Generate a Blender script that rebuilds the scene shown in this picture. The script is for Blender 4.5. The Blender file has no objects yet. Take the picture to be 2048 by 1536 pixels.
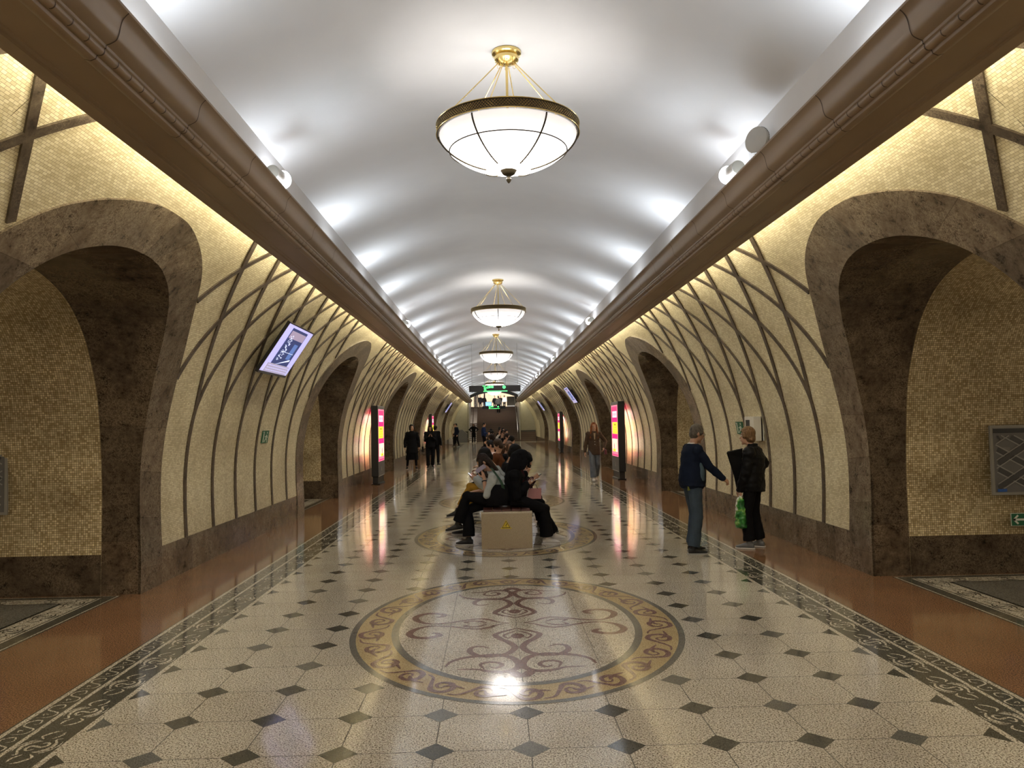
import bpy, bmesh, math, random
from mathutils import Vector, Matrix
import numpy as np

S = bpy.context.scene
COL = S.collection
PI = math.pi
RND = random.Random(7)

# ------------------------------------------------------------------ camera
CAM_F, YAW, PIT, ROL = 1541.5, .0262, .0502, .0188
CAM_LOC = (-.1701, -4.1044, 1.7002)
cam_d = bpy.data.cameras.new('camera')
cam = bpy.data.objects.new('camera', cam_d); COL.objects.link(cam)
cy_, sy_ = math.cos(YAW), math.sin(YAW); cp_, sp_ = math.cos(PIT), math.sin(PIT); cr_, sr_ = math.cos(ROL), math.sin(ROL)
Rv = Vector((cy_, -sy_, 0)); Fv = Vector((sy_, cy_, 0)); Uv = Vector((0, 0, 1))
F2 = cp_*Fv + sp_*Uv; U2 = cp_*Uv - sp_*Fv
R3 = cr_*Rv - sr_*U2; U3 = cr_*U2 + sr_*Rv
M = Matrix((( R3.x, U3.x, -F2.x, CAM_LOC[0]), (R3.y, U3.y, -F2.y, CAM_LOC[1]), (R3.z, U3.z, -F2.z, CAM_LOC[2]), (0, 0, 0, 1)))
cam.matrix_world = M
cam_d.sensor_fit = 'HORIZONTAL'; cam_d.sensor_width = 36; cam_d.lens = CAM_F/2048*36
cam_d.clip_start = .05; cam_d.clip_end = 300
S.camera = cam

# ------------------------------------------------------------------ world and exposure
w = bpy.data.worlds.new('world'); S.world = w; w.use_nodes = True
w.node_tree.nodes['Background'].inputs[0].default_value = (.9, .85, .75, 1)
w.node_tree.nodes['Background'].inputs[1].default_value = .0
S.view_settings.view_transform = 'Standard'; S.view_settings.look = 'None'
S.view_settings.gamma = 1; S.view_settings.use_curve_mapping = False
S.view_settings.exposure = 0.55
try:
    S.cycles.use_denoising = True
    S.cycles.max_bounces = 6; S.cycles.diffuse_bounces = 4; S.cycles.glossy_bounces = 3
    S.cycles.use_adaptive_sampling = True; S.cycles.adaptive_threshold = .02
    S.cycles.caustics_reflective = False; S.cycles.caustics_refractive = False
    S.cycles.sample_clamp_indirect = 4.0
    S.cycles.use_light_tree = True
except Exception: pass

# ------------------------------------------------------------------ dimensions of the hall
C0, BAY = 2.42, 10.26           # centre of the first side arch and the distance from one to the next
Y0, Y1 = -13.0, 66.5             # the hall's two ends
YR = 68.6                       # where the end panels stand
SPR_X, SPR_Z, CROWN = 2.18, 4.24, 4.80
COVE_TOP_Z = 4.02
PIERC = [C0 + BAY*(k+.5) for k in range(-1, 6)]
ARCHC = [C0 + BAY*k for k in range(-1, 6)]

def xw(z):
    if z < 1: return 3.88 - .02*((1-z)/.6)**2 if z > .4 else 3.86
    return .31 + math.sqrt(max(1e-6, 3.57**2 - (z-1)**2))
def wn(z):                       # inward wall normal (x for the right wall is negative, z)
    if z < 1: return (-1.0, 0.0)
    a = math.asin(min(1, (z-1)/3.57)); return (-math.cos(a), -math.sin(a))
def arcs(z):                     # arc length up the wall
    return z if z < 1 else 1 + 3.57*math.asin(min(1, (z-1)/3.57))
def z_of_s(s):
    return s if s < 1 else 1 + 3.57*math.sin((s-1)/3.57)
S_TOP = arcs(COVE_TOP_Z)

# lights of the hall: long warm lamps behind the cornices, cool floods in the troughs
def area(name, loc, rot, sx, sy, energy, color, spread=PI):
    d = bpy.data.lights.new(name, 'AREA'); d.shape = 'RECTANGLE'; d.size = sx; d.size_y = sy
    d.energy = energy; d.color = color; d.spread = spread
    o = bpy.data.objects.new(name, d); COL.objects.link(o); o.location = loc
    o.rotation_mode = 'QUATERNION'; o.rotation_quaternion = rot
    return o
def aim(d, up=(0, 1, 0)):        # local -Z along d, local Y along up
    d = Vector(d).normalized(); u = Vector(up); z = -d; x = u.cross(z).normalized(); y = z.cross(x)
    return Matrix((x, y, z)).transposed().to_quaternion()
WALL_W, CEIL_W, PASS_W = 42.0, 7.4, 34.0
for sd in (-1, 1):
    for k in range(-1, 7):
        yc = C0 + BAY*(k+.0)
        if yc > Y1: continue
        area('cornice_back_lamp', (sd*2.5, yc, 3.66), aim((sd*.72, 0, -.70)), .06, BAY*.97, WALL_W, (1, .89, .62))
    yy = C0 + .35 - BAY*1.25
    while yy < Y1 - .5:
        area('trough_flood', (sd*2.12, yy, 3.72), aim((-sd*.72, -.10, .68)), .07, .60, CEIL_W, (.84, .92, 1.0))
        yy += BAY/4

area('foreground_fill', (0, -9.5, 4.1), aim((0, .55, -.83)), 3.0, 1.2, 120, (1, .80, .60))  # unseen warm area light behind the camera, added to brighten the foreground
for c_ in [C0+BAY*k for k in range(-1, 6)]:
    for sd in (-1, 1):
        area('passage_fill', (sd*9.2, c_, 1.5), aim((-sd, 0, -.12), (0, 0, 1)), 1.8, 2.4, PASS_W, (1, .86, .66))  # unseen fill at the passage end, added in place of the platform's light

# ------------------------------------------------------------------ materials
def new_mat(name):
    m = bpy.data.materials.new(name); m.use_nodes = True
    nt = m.node_tree; return m, nt, nt.nodes['Principled BSDF']
def nd(nt, t, **kw):
    n = nt.nodes.new(t)
    for k, v in kw.items():
        if k.startswith('i_'): n.inputs[k[2:].replace('_', ' ')].default_value = v
        else: setattr(n, k, v)
    return n
def ramp(nt, src, stops, interp='LINEAR'):
    r = nt.nodes.new('ShaderNodeValToRGB'); r.color_ramp.interpolation = interp
    e = r.color_ramp.elements
    while len(e) < len(stops): e.new(.5)
    for i, (p, c) in enumerate(stops): e[i].position = p; e[i].color = (*c, 1)
    nt.links.new(src, r.inputs[0]); return r.outputs[0]
def coords(nt, kind='Object', scale=(1, 1, 1)):
    tc = nt.nodes.new('ShaderNodeTexCoord'); mp = nt.nodes.new('ShaderNodeMapping')
    mp.inputs['Scale'].default_value = scale
    nt.links.new(tc.outputs[kind], mp.inputs[0]); return mp.outputs[0]
def mixc(nt, fac, a, b, mode='MIX'):
    m = nt.nodes.new('ShaderNodeMix'); m.data_type = 'RGBA'; m.blend_type = mode
    for sock, v in ((0, fac), (6, a), (7, b)):
        if hasattr(v, 'is_linked'): nt.links.new(v, m.inputs[sock])
        else: m.inputs[sock].default_value = v if sock == 0 else (*v, 1)
    return m.outputs[2]
def bump(nt, b, h, strength=.3, dist=.01):
    n = nt.nodes.new('ShaderNodeBump'); n.inputs['Strength'].default_value = strength; n.inputs['Distance'].default_value = dist
    nt.links.new(h, n.inputs['Height']); nt.links.new(n.outputs[0], b.inputs['Normal'])
MATS = {}
def plain(name, col, rough=.5, metal=0, spec=.5, noise=0, nscale=6, bmp=0, bscale=60, bdist=.01, emit=None, es=1):
    if name in MATS: return MATS[name]
    m, nt, b = new_mat(name)
    b.inputs['Base Color'].default_value = (*col, 1); b.inputs['Roughness'].default_value = rough
    b.inputs['Metallic'].default_value = metal; b.inputs['Specular IOR Level'].default_value = spec
    co = coords(nt)
    if noise or emit is None:
        n = nd(nt, 'ShaderNodeTexNoise', i_Scale=nscale, i_Detail=4.0); nt.links.new(co, n.inputs['Vector'])
        a = max(noise, .06)
        c = ramp(nt, n.outputs['Fac'], [(.3, tuple(v*(1-a) for v in col)), (.7, tuple(min(1, v*(1+a)) for v in col))])
        nt.links.new(c, b.inputs['Base Color'])
    if bmp:
        n2 = nd(nt, 'ShaderNodeTexNoise', i_Scale=bscale, i_Detail=3.0); nt.links.new(co, n2.inputs['Vector']); bump(nt, b, n2.outputs['Fac'], bmp, bdist)
    if emit is not None:
        b.inputs['Emission Color'].default_value = (*emit, 1); b.inputs['Emission Strength'].default_value = es
    MATS[name] = m; return m
def granite(name, cols, scale=150, rough=.09, wave=.02, fine=.5):
    m, nt, b = new_mat(name); co = coords(nt)
    n = nd(nt, 'ShaderNodeTexNoise', i_Scale=scale, i_Detail=3.0, i_Roughness=.75); nt.links.new(co, n.inputs['Vector'])
    c = ramp(nt, n.outputs['Fac'], cols)
    n2 = nd(nt, 'ShaderNodeTexNoise', i_Scale=1.3, i_Detail=3.0); nt.links.new(co, n2.inputs['Vector'])
    c2 = ramp(nt, n2.outputs['Fac'], [(.35, (.86, .84, .82)), (.65, (1, 1, 1))])
    nt.links.new(mixc(nt, 1.0, c, c2, 'MULTIPLY'), b.inputs['Base Color'])
    b.inputs['Roughness'].default_value = rough
    n3 = nd(nt, 'ShaderNodeTexNoise', i_Scale=3.0, i_Detail=2.0); nt.links.new(co, n3.inputs['Vector'])
    bump(nt, b, n3.outputs['Fac'], wave, .02)
    return m
def emperador(name, base, vein, rough=.12, uv=False, slab=None, dark=.35, scale=1.0):
    m, nt, b = new_mat(name); co = coords(nt)
    n = nd(nt, 'ShaderNodeTexNoise', i_Scale=11.0*scale, i_Detail=7.0, i_Roughness=.72); nt.links.new(co, n.inputs['Vector'])
    v = nd(nt, 'ShaderNodeTexVoronoi', feature='DISTANCE_TO_EDGE', i_Scale=26.0*scale)
    mx = nt.nodes.new('ShaderNodeVectorMath'); mx.operation = 'ADD'
    sc = nt.nodes.new('ShaderNodeVectorMath'); sc.operation = 'SCALE'; sc.inputs['Scale'].default_value = .22
    nt.links.new(n.outputs['Color'], sc.inputs[0]); nt.links.new(co, mx.inputs[0]); nt.links.new(sc.outputs[0], mx.inputs[1])
    nt.links.new(mx.outputs[0], v.inputs['Vector'])
    c = ramp(nt, n.outputs['Fac'], [(.36, tuple(x*dark for x in base)), (.44, base), (.60, tuple(x*.82+y*.18 for x, y in zip(base, vein))), (.72, tuple(x*.5+y*.5 for x, y in zip(base, vein)))])
    ve = ramp(nt, v.outputs['Distance'], [(0, (1, 1, 1)), (.04, (.45, .45, .45)), (.085, (0, 0, 0))])
    n4 = nd(nt, 'ShaderNodeTexNoise', i_Scale=3.0*scale, i_Detail=2.0); nt.links.new(co, n4.inputs['Vector'])
    ms = ramp(nt, n4.outputs['Fac'], [(.36, (.05, .05, .05)), (.56, (.9, .9, .9))])
    fm = mixc(nt, 1.0, ve, ms, 'MULTIPLY')
    sep = nt.nodes.new('ShaderNodeRGBToBW'); nt.links.new(fm, sep.inputs[0])
    c = mixc(nt, sep.outputs[0], c, vein)
    if slab:
        br = nd(nt, 'ShaderNodeTexBrick', offset=0.0, i_Scale=1.0, i_Mortar_Size=.002, i_Mortar_Smooth=0.0)
        br.inputs['Brick Width'].default_value = slab[0]; br.inputs['Row Height'].default_value = slab[1]
        br.inputs['Color1'].default_value = (.72, .72, .72, 1); br.inputs['Color2'].default_value = (1.12, 1.1, 1.06, 1); br.inputs['Mortar'].default_value = (.45, .43, .4, 1)
        nt.links.new(coords(nt, 'UV'), br.inputs['Vector'])
        c = mixc(nt, 1.0, c, br.outputs['Color'], 'MULTIPLY')
    nt.links.new(c, b.inputs['Base Color']); b.inputs['Roughness'].default_value = rough
    return m
def mosaic(name, bw, rh, offset, c1, c2, mortar, msize, rough=.3, low=.75):
    m, nt, b = new_mat(name); uv = coords(nt, 'UV')
    br = nd(nt, 'ShaderNodeTexBrick', offset=offset, i_Scale=1.0, i_Mortar_Size=msize, i_Mortar_Smooth=.1, i_Bias=-.1)
    br.inputs['Brick Width'].default_value = bw; br.inputs['Row Height'].default_value = rh
    br.inputs['Color1'].default_value = (*c1, 1); br.inputs['Color2'].default_value = (*c2, 1); br.inputs['Mortar'].default_value = (*mortar, 1)
    n = nd(nt, 'ShaderNodeTexNoise', i_Scale=1.6, i_Detail=5.0); nt.links.new(uv, n.inputs['Vector'])
    c = ramp(nt, n.outputs['Fac'], [(.3, (low, low*.96, low*.9)), (.65, (1, 1, 1))])
    nt.links.new(uv, br.inputs['Vector'])
    nt.links.new(mixc(nt, 1.0, br.outputs['Color'], c, 'MULTIPLY'), b.inputs['Base Color'])
    b.inputs['Roughness'].default_value = rough
    inv = nt.nodes.new('ShaderNodeMath'); inv.operation = 'SUBTRACT'; inv.inputs[0].default_value = 1; nt.links.new(br.outputs['Fac'], inv.inputs[1])
    bump(nt, b, inv.outputs[0], .5, .0015)
    return m
M_PALE = granite('pale_granite', [(.37, (.05, .03, .02)), (.45, (.34, .28, .19)), (.50, (.80, .74, .60)), (.60, (.94, .90, .77))], 105)
M_DARKG = granite('dark_green_granite', [(.35, (.04, .04, .034)), (.5, (.10, .10, .08)), (.65, (.18, .175, .14))], 120)
M_RING = granite('grey_granite', [(.35, (.10, .10, .085)), (.5, (.19, .19, .165)), (.65, (.30, .29, .25))], 120)
M_GOLD = granite('golden_granite', [(.36, (.28, .19, .08)), (.47, (.58, .45, .23)), (.62, (.74, .62, .38))], 120)
M_PLUM = granite('plum_granite', [(.38, (.12, .06, .05)), (.5, (.26, .155, .135)), (.64, (.42, .30, .26))], 120)
M_RED = granite('red_brown_granite', [(.36, (.075, .03, .014)), (.48, (.25, .125, .06)), (.62, (.42, .25, .14))], 105)
M_SEAM = plain('seam', (.09, .075, .05), .5)
M_MOS = mosaic('cream_mosaic', .042, .021, .5, (.72, .64, .42), (1.0, .94, .72), (.36, .28, .16), .0013)
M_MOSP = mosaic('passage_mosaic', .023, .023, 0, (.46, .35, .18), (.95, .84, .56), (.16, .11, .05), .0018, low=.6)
M_EMP = emperador('brown_marble', (.135, .102, .074), (.44, .37, .28), slab=(.5, 2.0))
M_EMPD = emperador('dark_brown_marble', (.07, .048, .032), (.33, .26, .18), slab=(6.0, .6))
M_EMPS = emperador('strip_marble', (.055, .04, .028), (.24, .19, .14), .3)
M_PLASTER = plain('white_plaster', (.80, .80, .81), .7, noise=.03, nscale=.8, bmp=.15, bscale=4, bdist=.01)
M_CORN = plain('brown_cornice', (.29, .21, .14), .42, noise=.06, nscale=2)
M_CJOINT = plain('cornice_joint', (.07, .045, .03), .7)

# ------------------------------------------------------------------ object helpers
def tag(o, label=None, cat=None, group=None, kind=None):
    if label: o['label'] = label
    if cat: o['category'] = cat
    if group: o['group'] = group
    if kind: o['kind'] = kind
    return o
def link(o, parent=None):
    COL.objects.link(o)
    if parent is not None: o.parent = parent
    return o
def thing(name, label, cat, loc=(0, 0, 0), rotz=0, group=None):
    o = bpy.data.objects.new(name, None); link(o); o.location = loc; o.rotation_euler = (0, 0, rotz)
    o.empty_display_size = .1
    return tag(o, label, cat, group)
class MB:
    """collects vertices and faces of one mesh"""
    def __init__(s): s.v = []; s.f = []; s.m = []; s.uv = []
    def add(s, vs, fs, mi=0, uvs=None):
        b = len(s.v); s.v += [tuple(x) for x in vs]; s.f += [tuple(i+b for i in f) for f in fs]
        s.m += [mi]*len(fs); s.uv += list(uvs) if uvs is not None else [(0, 0)]*len(vs); return s
    def box(s, c, d, mi=0, rot=None):
        vs = [Vector((x*d[0]/2, y*d[1]/2, z*d[2]/2)) for x in (-1, 1) for y in (-1, 1) for z in (-1, 1)]
        if rot is not None: vs = [rot @ v for v in vs]
        vs = [v+Vector(c) for v in vs]
        return s.add(vs, [(0, 1, 3, 2), (4, 6, 7, 5), (0, 4, 5, 1), (2, 3, 7, 6), (0, 2, 6, 4), (1, 5, 7, 3)], mi)
    def quad(s, a, b, c, d, mi=0, uvs=None): return s.add([a, b, c, d], [(0, 1, 2, 3)], mi, uvs)
    def grid(s, rows, mi=0, uvs=None, close=False, flip=False):
        n = len(rows[0]); vs = [p for r in rows for p in r]; fs = []
        for i in range(len(rows)-1):
            for j in range(n-(0 if close else 1)):
                a, b_, c, d = i*n+j, i*n+(j+1) % n, (i+1)*n+(j+1) % n, (i+1)*n+j
                fs.append((a, d, c, b_) if flip else (a, b_, c, d))
        return s.add(vs, fs, mi, [u for r in uvs for u in r] if uvs else None)
    def tube(s, pts, r, n=8, mi=0, cap=True):
        pts = [Vector(p) for p in pts]; rs = r if isinstance(r, (list, tuple)) else [r]*len(pts); rows = []
        up = None
        for i, p in enumerate(pts):
            t = (pts[min(i+1, len(pts)-1)] - pts[max(i-1, 0)]).normalized()
            if up is None:
                up = Vector((0, 0, 1)) if abs(t.z) < .9 else Vector((1, 0, 0))
            x = up.cross(t).normalized(); up = t.cross(x)
            rows.append([p + rs[i]*(math.cos(2*PI*k/n)*x + math.sin(2*PI*k/n)*up) for k in range(n)])
        b = len(s.v); s.grid(rows, mi, close=True)
        if cap:
            s.f.append(tuple(b+k for k in range(n))[::-1]); s.m.append(mi)
            s.f.append(tuple(b+(len(rows)-1)*n+k for k in range(n))); s.m.append(mi)
        return s
    def lathe(s, prof, c=(0, 0, 0), n=48, mi=0):
        rows = [[(c[0]+r*math.cos(2*PI*k/n), c[1]+r*math.sin(2*PI*k/n), c[2]+z) for k in range(n)] for r, z in prof]
        return s.grid(rows, mi, close=True)
    def extrude(s, prof, y0, y1, mi=0, n=1, close=True, cap=True):     # prof: (x, z) points swept along y
        rows = [[(x, y0+(y1-y0)*i/n, z) for x, z in prof] for i in range(n+1)]
        b = len(s.v); s.grid(rows, mi, close=close); k = len(prof)
        if cap and close:
            s.f.append(tuple(b+i for i in range(k))[::-1]); s.m.append(mi); s.f.append(tuple(b+n*k+i for i in range(k))); s.m.append(mi)
        return s
    def mesh(s, name, mats, smooth=False):
        me = bpy.data.meshes.new(name); me.from_pydata(s.v, [], s.f); me.polygons.foreach_set('material_index', s.m)
        for m_ in (mats if isinstance(mats, (list, tuple)) else [mats]): me.materials.append(m_)
        uvl = me.uv_layers.new(name='UVMap'); li = np.empty(len(me.loops), dtype=np.int32); me.loops.foreach_get('vertex_index', li)
        uvl.data.foreach_set('uv', np.array(s.uv, dtype=np.float32)[li].ravel())
        if smooth: me.polygons.foreach_set('use_smooth', [True]*len(me.polygons))
        me.update(); return me
    def build(s, name, mats, parent=None, smooth=False, bevel=0, fix=False):
        me = s.mesh(name, mats, smooth)
        if fix:
            bm = bmesh.new(); bm.from_mesh(me); bmesh.ops.remove_doubles(bm, verts=bm.verts, dist=1e-5); bmesh.ops.recalc_face_normals(bm, faces=bm.faces); bm.to_mesh(me); bm.free()
        o = bpy.data.objects.new(name, me); link(o, parent)
        if bevel:
            md = o.modifiers.new('bevel', 'BEVEL'); md.width = bevel; md.segments = 2; md.limit_method = 'ANGLE'
        if smooth and not bevel:
            try: me.set_sharp_from_angle(angle=math.radians(40))
            except Exception: pass
        return o
def catmull(pts, n=8, closed=False):
    P = [np.array(p, float) for p in pts]; out = []; m = len(P)
    for i in range(m if closed else m-1):
        if closed: p0, p1, p2, p3 = P[i-1], P[i], P[(i+1) % m], P[(i+2) % m]
        else: p0, p1, p2, p3 = P[max(i-1, 0)], P[i], P[i+1], P[min(i+2, m-1)]
        for k in range(n):
            t = k/n; out.append(.5*((2*p1)+(-p0+p2)*t+(2*p0-5*p1+4*p2-p3)*t*t+(-p0+3*p1-3*p2+p3)*t**3))
    if not closed: out.append(P[-1])
    return out
def struct(o): o['kind'] = 'structure'; return o
def copy_tree(o, parent=None):
    c = o.copy(); link(c, parent)
    for ch in list(o.children): copy_tree(ch, c)
    return c
_wm = MATS  # named plain materials

# ------------------------------------------------------------------ floor
fb = MB(); FM = [M_PALE, M_DARKG, M_RING, M_GOLD, M_PLUM, M_RED, M_SEAM]
PALE, DARK, RING, GOLD, PLUM, RED, SEAM = range(7)
fb.quad((-9.5, Y0, 0), (9.5, Y0, 0), (9.5, YR+.1, 0), (-9.5, YR+.1, 0), RED)
fb.quad((-2.5, Y0, .0006), (2.5, Y0, .0006), (2.5, 61.5, .0006), (-2.5, 61.5, .0006), PALE)
fb.quad((-3.84, 61.5, .0006), (3.84, 61.5, .0006), (3.84, YR, .0006), (-3.84, YR, .0006), PALE)
MEDC = [2.53+5.13*k for k in range(-1, 12)]
MRX, MRY = 1.365, 1.9
def in_med(x, y, g=0): return any((x/(MRX+g))**2 + ((y-c)/(MRY+g))**2 < 1 for c in MEDC)
HD = .105
for j in range(int(Y0/.5)+1, 122):
    y = j*.5
    for i in range(-5, 6):
        x = i*.5
        if in_med(x, y, .06): continue
        q = [(x-HD, y, .0013), (x, y-HD, .0013), (x+HD, y, .0013), (x, y+HD, .0013)]
        if i == -5: q = [(x, y-HD, .0013), (x+HD, y, .0013), (x, y+HD, .0013)]
        if i == 5: q = [(x-HD, y, .0013), (x, y-HD, .0013), (x, y+HD, .0013)]
        fb.add(q, [tuple(range(len(q)))], DARK if (i*7+j*3) % 4 else RING)
        if y < 40:
            if i < 5 and not in_med(x+.25, y): fb.quad((x+HD, y-.0028, .001), (x+.5-HD, y-.0028, .001), (x+.5-HD, y+.0028, .001), (x+HD, y+.0028, .001), SEAM)
            if not in_med(x, y+.25): fb.quad((x-.0028, y+HD, .001), (x+.0028, y+HD, .001), (x+.0028, y+.5-HD, .001), (x-.0028, y+.5-HD, .001), SEAM)
def ell(cx, cy, a0, b0, a1, b1, z, mi, n=96):
    vs = []
    for k in range(n):
        t = 2*PI*k/n; vs += [(cx+a0*math.cos(t), cy+b0*math.sin(t), z), (cx+a1*math.cos(t), cy+b1*math.sin(t), z)]
    fb.add(vs, [(2*k, 2*k+1, (2*k+3) % (2*n), (2*k+2) % (2*n)) for k in range(n)], mi)
def ribbon(pts, wd, z):
    """flat ribbon along pts; returns (verts, faces)"""
    P = np.array(pts, float); n = len(P); T = np.gradient(P, axis=0); T /= np.linalg.norm(T, axis=1)[:, None]+1e-9
    N = np.stack([-T[:, 1], T[:, 0]], 1); W = np.array(wd if hasattr(wd, '__len__') else [wd]*n)[:, None]/2
    A = P+N*W; B = P-N*W; V = []
    for a, b in zip(A, B): V += [(a[0], a[1], z), (b[0], b[1], z)]
    return V, [(2*i, 2*i+1, 2*i+3, 2*i+2) for i in range(n-1)]
def tapered(n, w, a=.25, b=.25):
    out = []
    for i in range(n):
        t = i/(n-1); s_ = min(1, .25+.75*t/a) * min(1, .25+.75*(1-t)/b); out.append(w*s_)
    return out
# central ornament strokes (right half of the near one, in metres from the medallion's centre, y towards the far side)
ORN = [
 ([(0, -.171), (.061, -.222), (.137, -.289), (.178, -.361), (.137, -.474), (.075, -.57), (.033, -.68), (.039, -.76), (.088, -.863), (.184, -.916), (.292, -.905), (.365, -.805), (.357, -.694), (.295, -.662), (.226, -.708)], .055),
 ([(.53, -1.141), (.5, -1.035), (.421, -.952), (.301, -.906), (.168, -.894), (.066, -.959), (.016, -1.097), (.029, -1.206), (.101, -1.273), (.21, -1.267), (.308, -1.212), (.445, -1.202)], .055),
 ([(.257, -1.213), (.283, -1.106), (.226, -1.059), (.155, -1.081), (.134, -1.148), (.182, -1.193), (.219, -1.155)], .035),
 ([(.0, -1.40), (.041, -1.33), (.075, -1.262)], .075),
 ([(.003, -.25), (.056, -.30), (.11, -.38), (.08, -.46), (.05, -.42)], .022),
 ([(0, -.33), (.03, -.40), (.0, -.47)], .05)]
ORN_S = [
 ([(.06, 0), (.162, -.05), (.227, -.12), (.314, -.165), (.42, -.135), (.583, -.057), (.739, -.035), (.82, -.07)], .035),
 ([(.25, -.02), (.34, -.09), (.44, -.07), (.40, -.02)], .035)]
ORN_S2 = ([(.70, -.03), (.80, -.07), (.87, -.16), (.89, -.284), (.819, -.379), (.719, -.388), (.641, -.33), (.67, -.265), (.71, -.27)], .06)
ZJ = [0.0]
def strokes(lst, tf, mi, z, k=6):
    for pts, wd in lst:
        P = [tf(p) for p in catmull(pts, k)]
        V, F = ribbon(P, tapered(len(P), wd), z+ZJ[0]); fb.add(V, F, mi); ZJ[0] = (ZJ[0]+.000004) % .00002
for c in MEDC:
    if c > 45: continue
    fb.add([(MRX*math.cos(2*PI*k/96), c+MRY*math.sin(2*PI*k/96), .0017) for k in range(96)], [tuple(range(96))], GOLD)
    ell(0, c, MRX-.05, MRY-.05, MRX, MRY, .0022, RING)
    fb.add([(1.0*math.cos(2*PI*k/96), c+1.53*math.sin(2*PI*k/96), .0024) for k in range(96)], [tuple(range(96))], PALE)
    ell(0, c, .975, 1.505, 1.035, 1.565, .0028, RING)
    if c > 20: continue
    for x in (-.55, 0, .55):
        h = 1.5*math.sqrt(1-(x/.98)**2); fb.quad((x-.0022, c-h, .0027), (x+.0022, c-h, .0027), (x+.0022, c+h, .0027), (x-.0022, c+h, .0027), SEAM)
    fb.quad((-.97, c-.002, .0027), (.97, c-.002, .0027), (.97, c+.002, .0027), (-.97, c+.002, .0027), SEAM)
    for sx in (-1, 1):
        for sy in (-1, 1):
            strokes(ORN, lambda p: (sx*p[0], c-sy*p[1]*1.0), PLUM, .0032+.00007*sx+.00003*sy)
            strokes(ORN_S+[ORN_S2], lambda p: (sx*p[0]*.98, c+sy*p[1]), PLUM, .0034+.00007*sx+.00003*sy)
    # running scrolls of the golden band
    NS = 26
    for q in range(NS):
        t0 = 2*PI*(q+.5)/NS; sg = 1 if q % 2 else -1
        def ring_pt(u, v, t0=t0):   # u along, v across (-1..1)
            t = t0 + u*2*PI/NS; a = 1.178+v*.115; b = 1.71+v*.115
            return (a*math.cos(t), c+b*math.sin(t))
        sp = [(-.62, -.9*sg), (-.38, -.72*sg), (-.16, .25*sg), (0, .85*sg), (.25, .75*sg), (.36, .05*sg), (.22, -.55*sg), (.0, -.5*sg), (-.06, .0*sg), (.06, .3*sg), (.16, .0*sg)]
        P = [ring_pt(*p) for p in catmull(sp, 5)]
        V, F = ribbon(P, tapered(len(P), .042, .3, .4), .0031); fb.add(V, F, PLUM)
        P = [ring_pt(*p) for p in catmull([(.1, 0), (.3, -.35*sg), (.62, -.2*sg)], 5)]
        V, F = ribbon(P, tapered(len(P), .035, .3, .5), .0034); fb.add(V, F, PLUM)
# border bands along both walls
SB = 61.5
for sd in (-1, 1):
    def band(a, b, mi, z, y0=Y0, y1=SB):
        x0, x1 = sorted((sd*a, sd*b)); fb.quad((x0, y0, z), (x1, y0, z), (x1, y1, z), (x0, y1, z), mi)
    band(2.497, 2.975, DARK, .0012); band(2.497, 2.535, PALE, .0018); band(2.775, 2.803, PALE, .0018); band(2.93, 2.962, PALE, .0018)
    fl1 = [([(-.0, -.03), (.03, -.05), (.05, -.02), (.03, .01), (-.03, -.01), (-.05, .02), (-.03, .05), (0, .03)], .017), ([(.072, -.045), (.078, 0), (.06, .045), (.02, .07)], .012), ([(-.072, .045), (-.078, 0), (-.06, -.045), (-.02, -.07)], .012),
           ([(.080, -.10), (.055, -.095), (.085, -.03), (.085, .03), (.05, .075), (.01, .07)], .013),
           ([(-.085, .10), (-.055, .085), (-.085, .03), (-.085, -.03), (-.05, -.075), (-.01, -.07)], .013),
           ([(.105, -.06), (.112, 0), (.09, .06), (.05, .1)], .009), ([(-.105, .06), (-.112, 0), (-.09, -.06), (-.05, -.1)], .009),
           ([(.02, .10), (.05, .14), (.02, .19), (-.02, .21)], .016), ([(-.02, .10), (-.05, .14), (-.05, .19)], .014),
           ([(.02, -.10), (.05, -.14), (.05, -.19)], .014), ([(-.02, -.10), (-.05, -.14), (-.02, -.19), (.02, -.21)], .016)]
    y = Y0+.215
    while y < 34:
        strokes(fl1, lambda p: (sd*(2.657+p[0]), y+p[1]), PALE, .002, 4 if y < 14 else 2); y += .5
    sc = [([(.045, -.11), (-.03, -.10), (-.045, -.04), (0, -.01), (.045, .02), (.045, .08), (-.01, .10), (-.03, .05), (.0, .03)], .012),
          ([(.0, -.06), (.03, -.05), (.02, -.08)], .01)]
    y = Y0
    while y < 26:
        strokes(sc, lambda p: (sd*(2.866+p[0]), y+p[1]), PALE, .002, 3); y += .25
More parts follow.
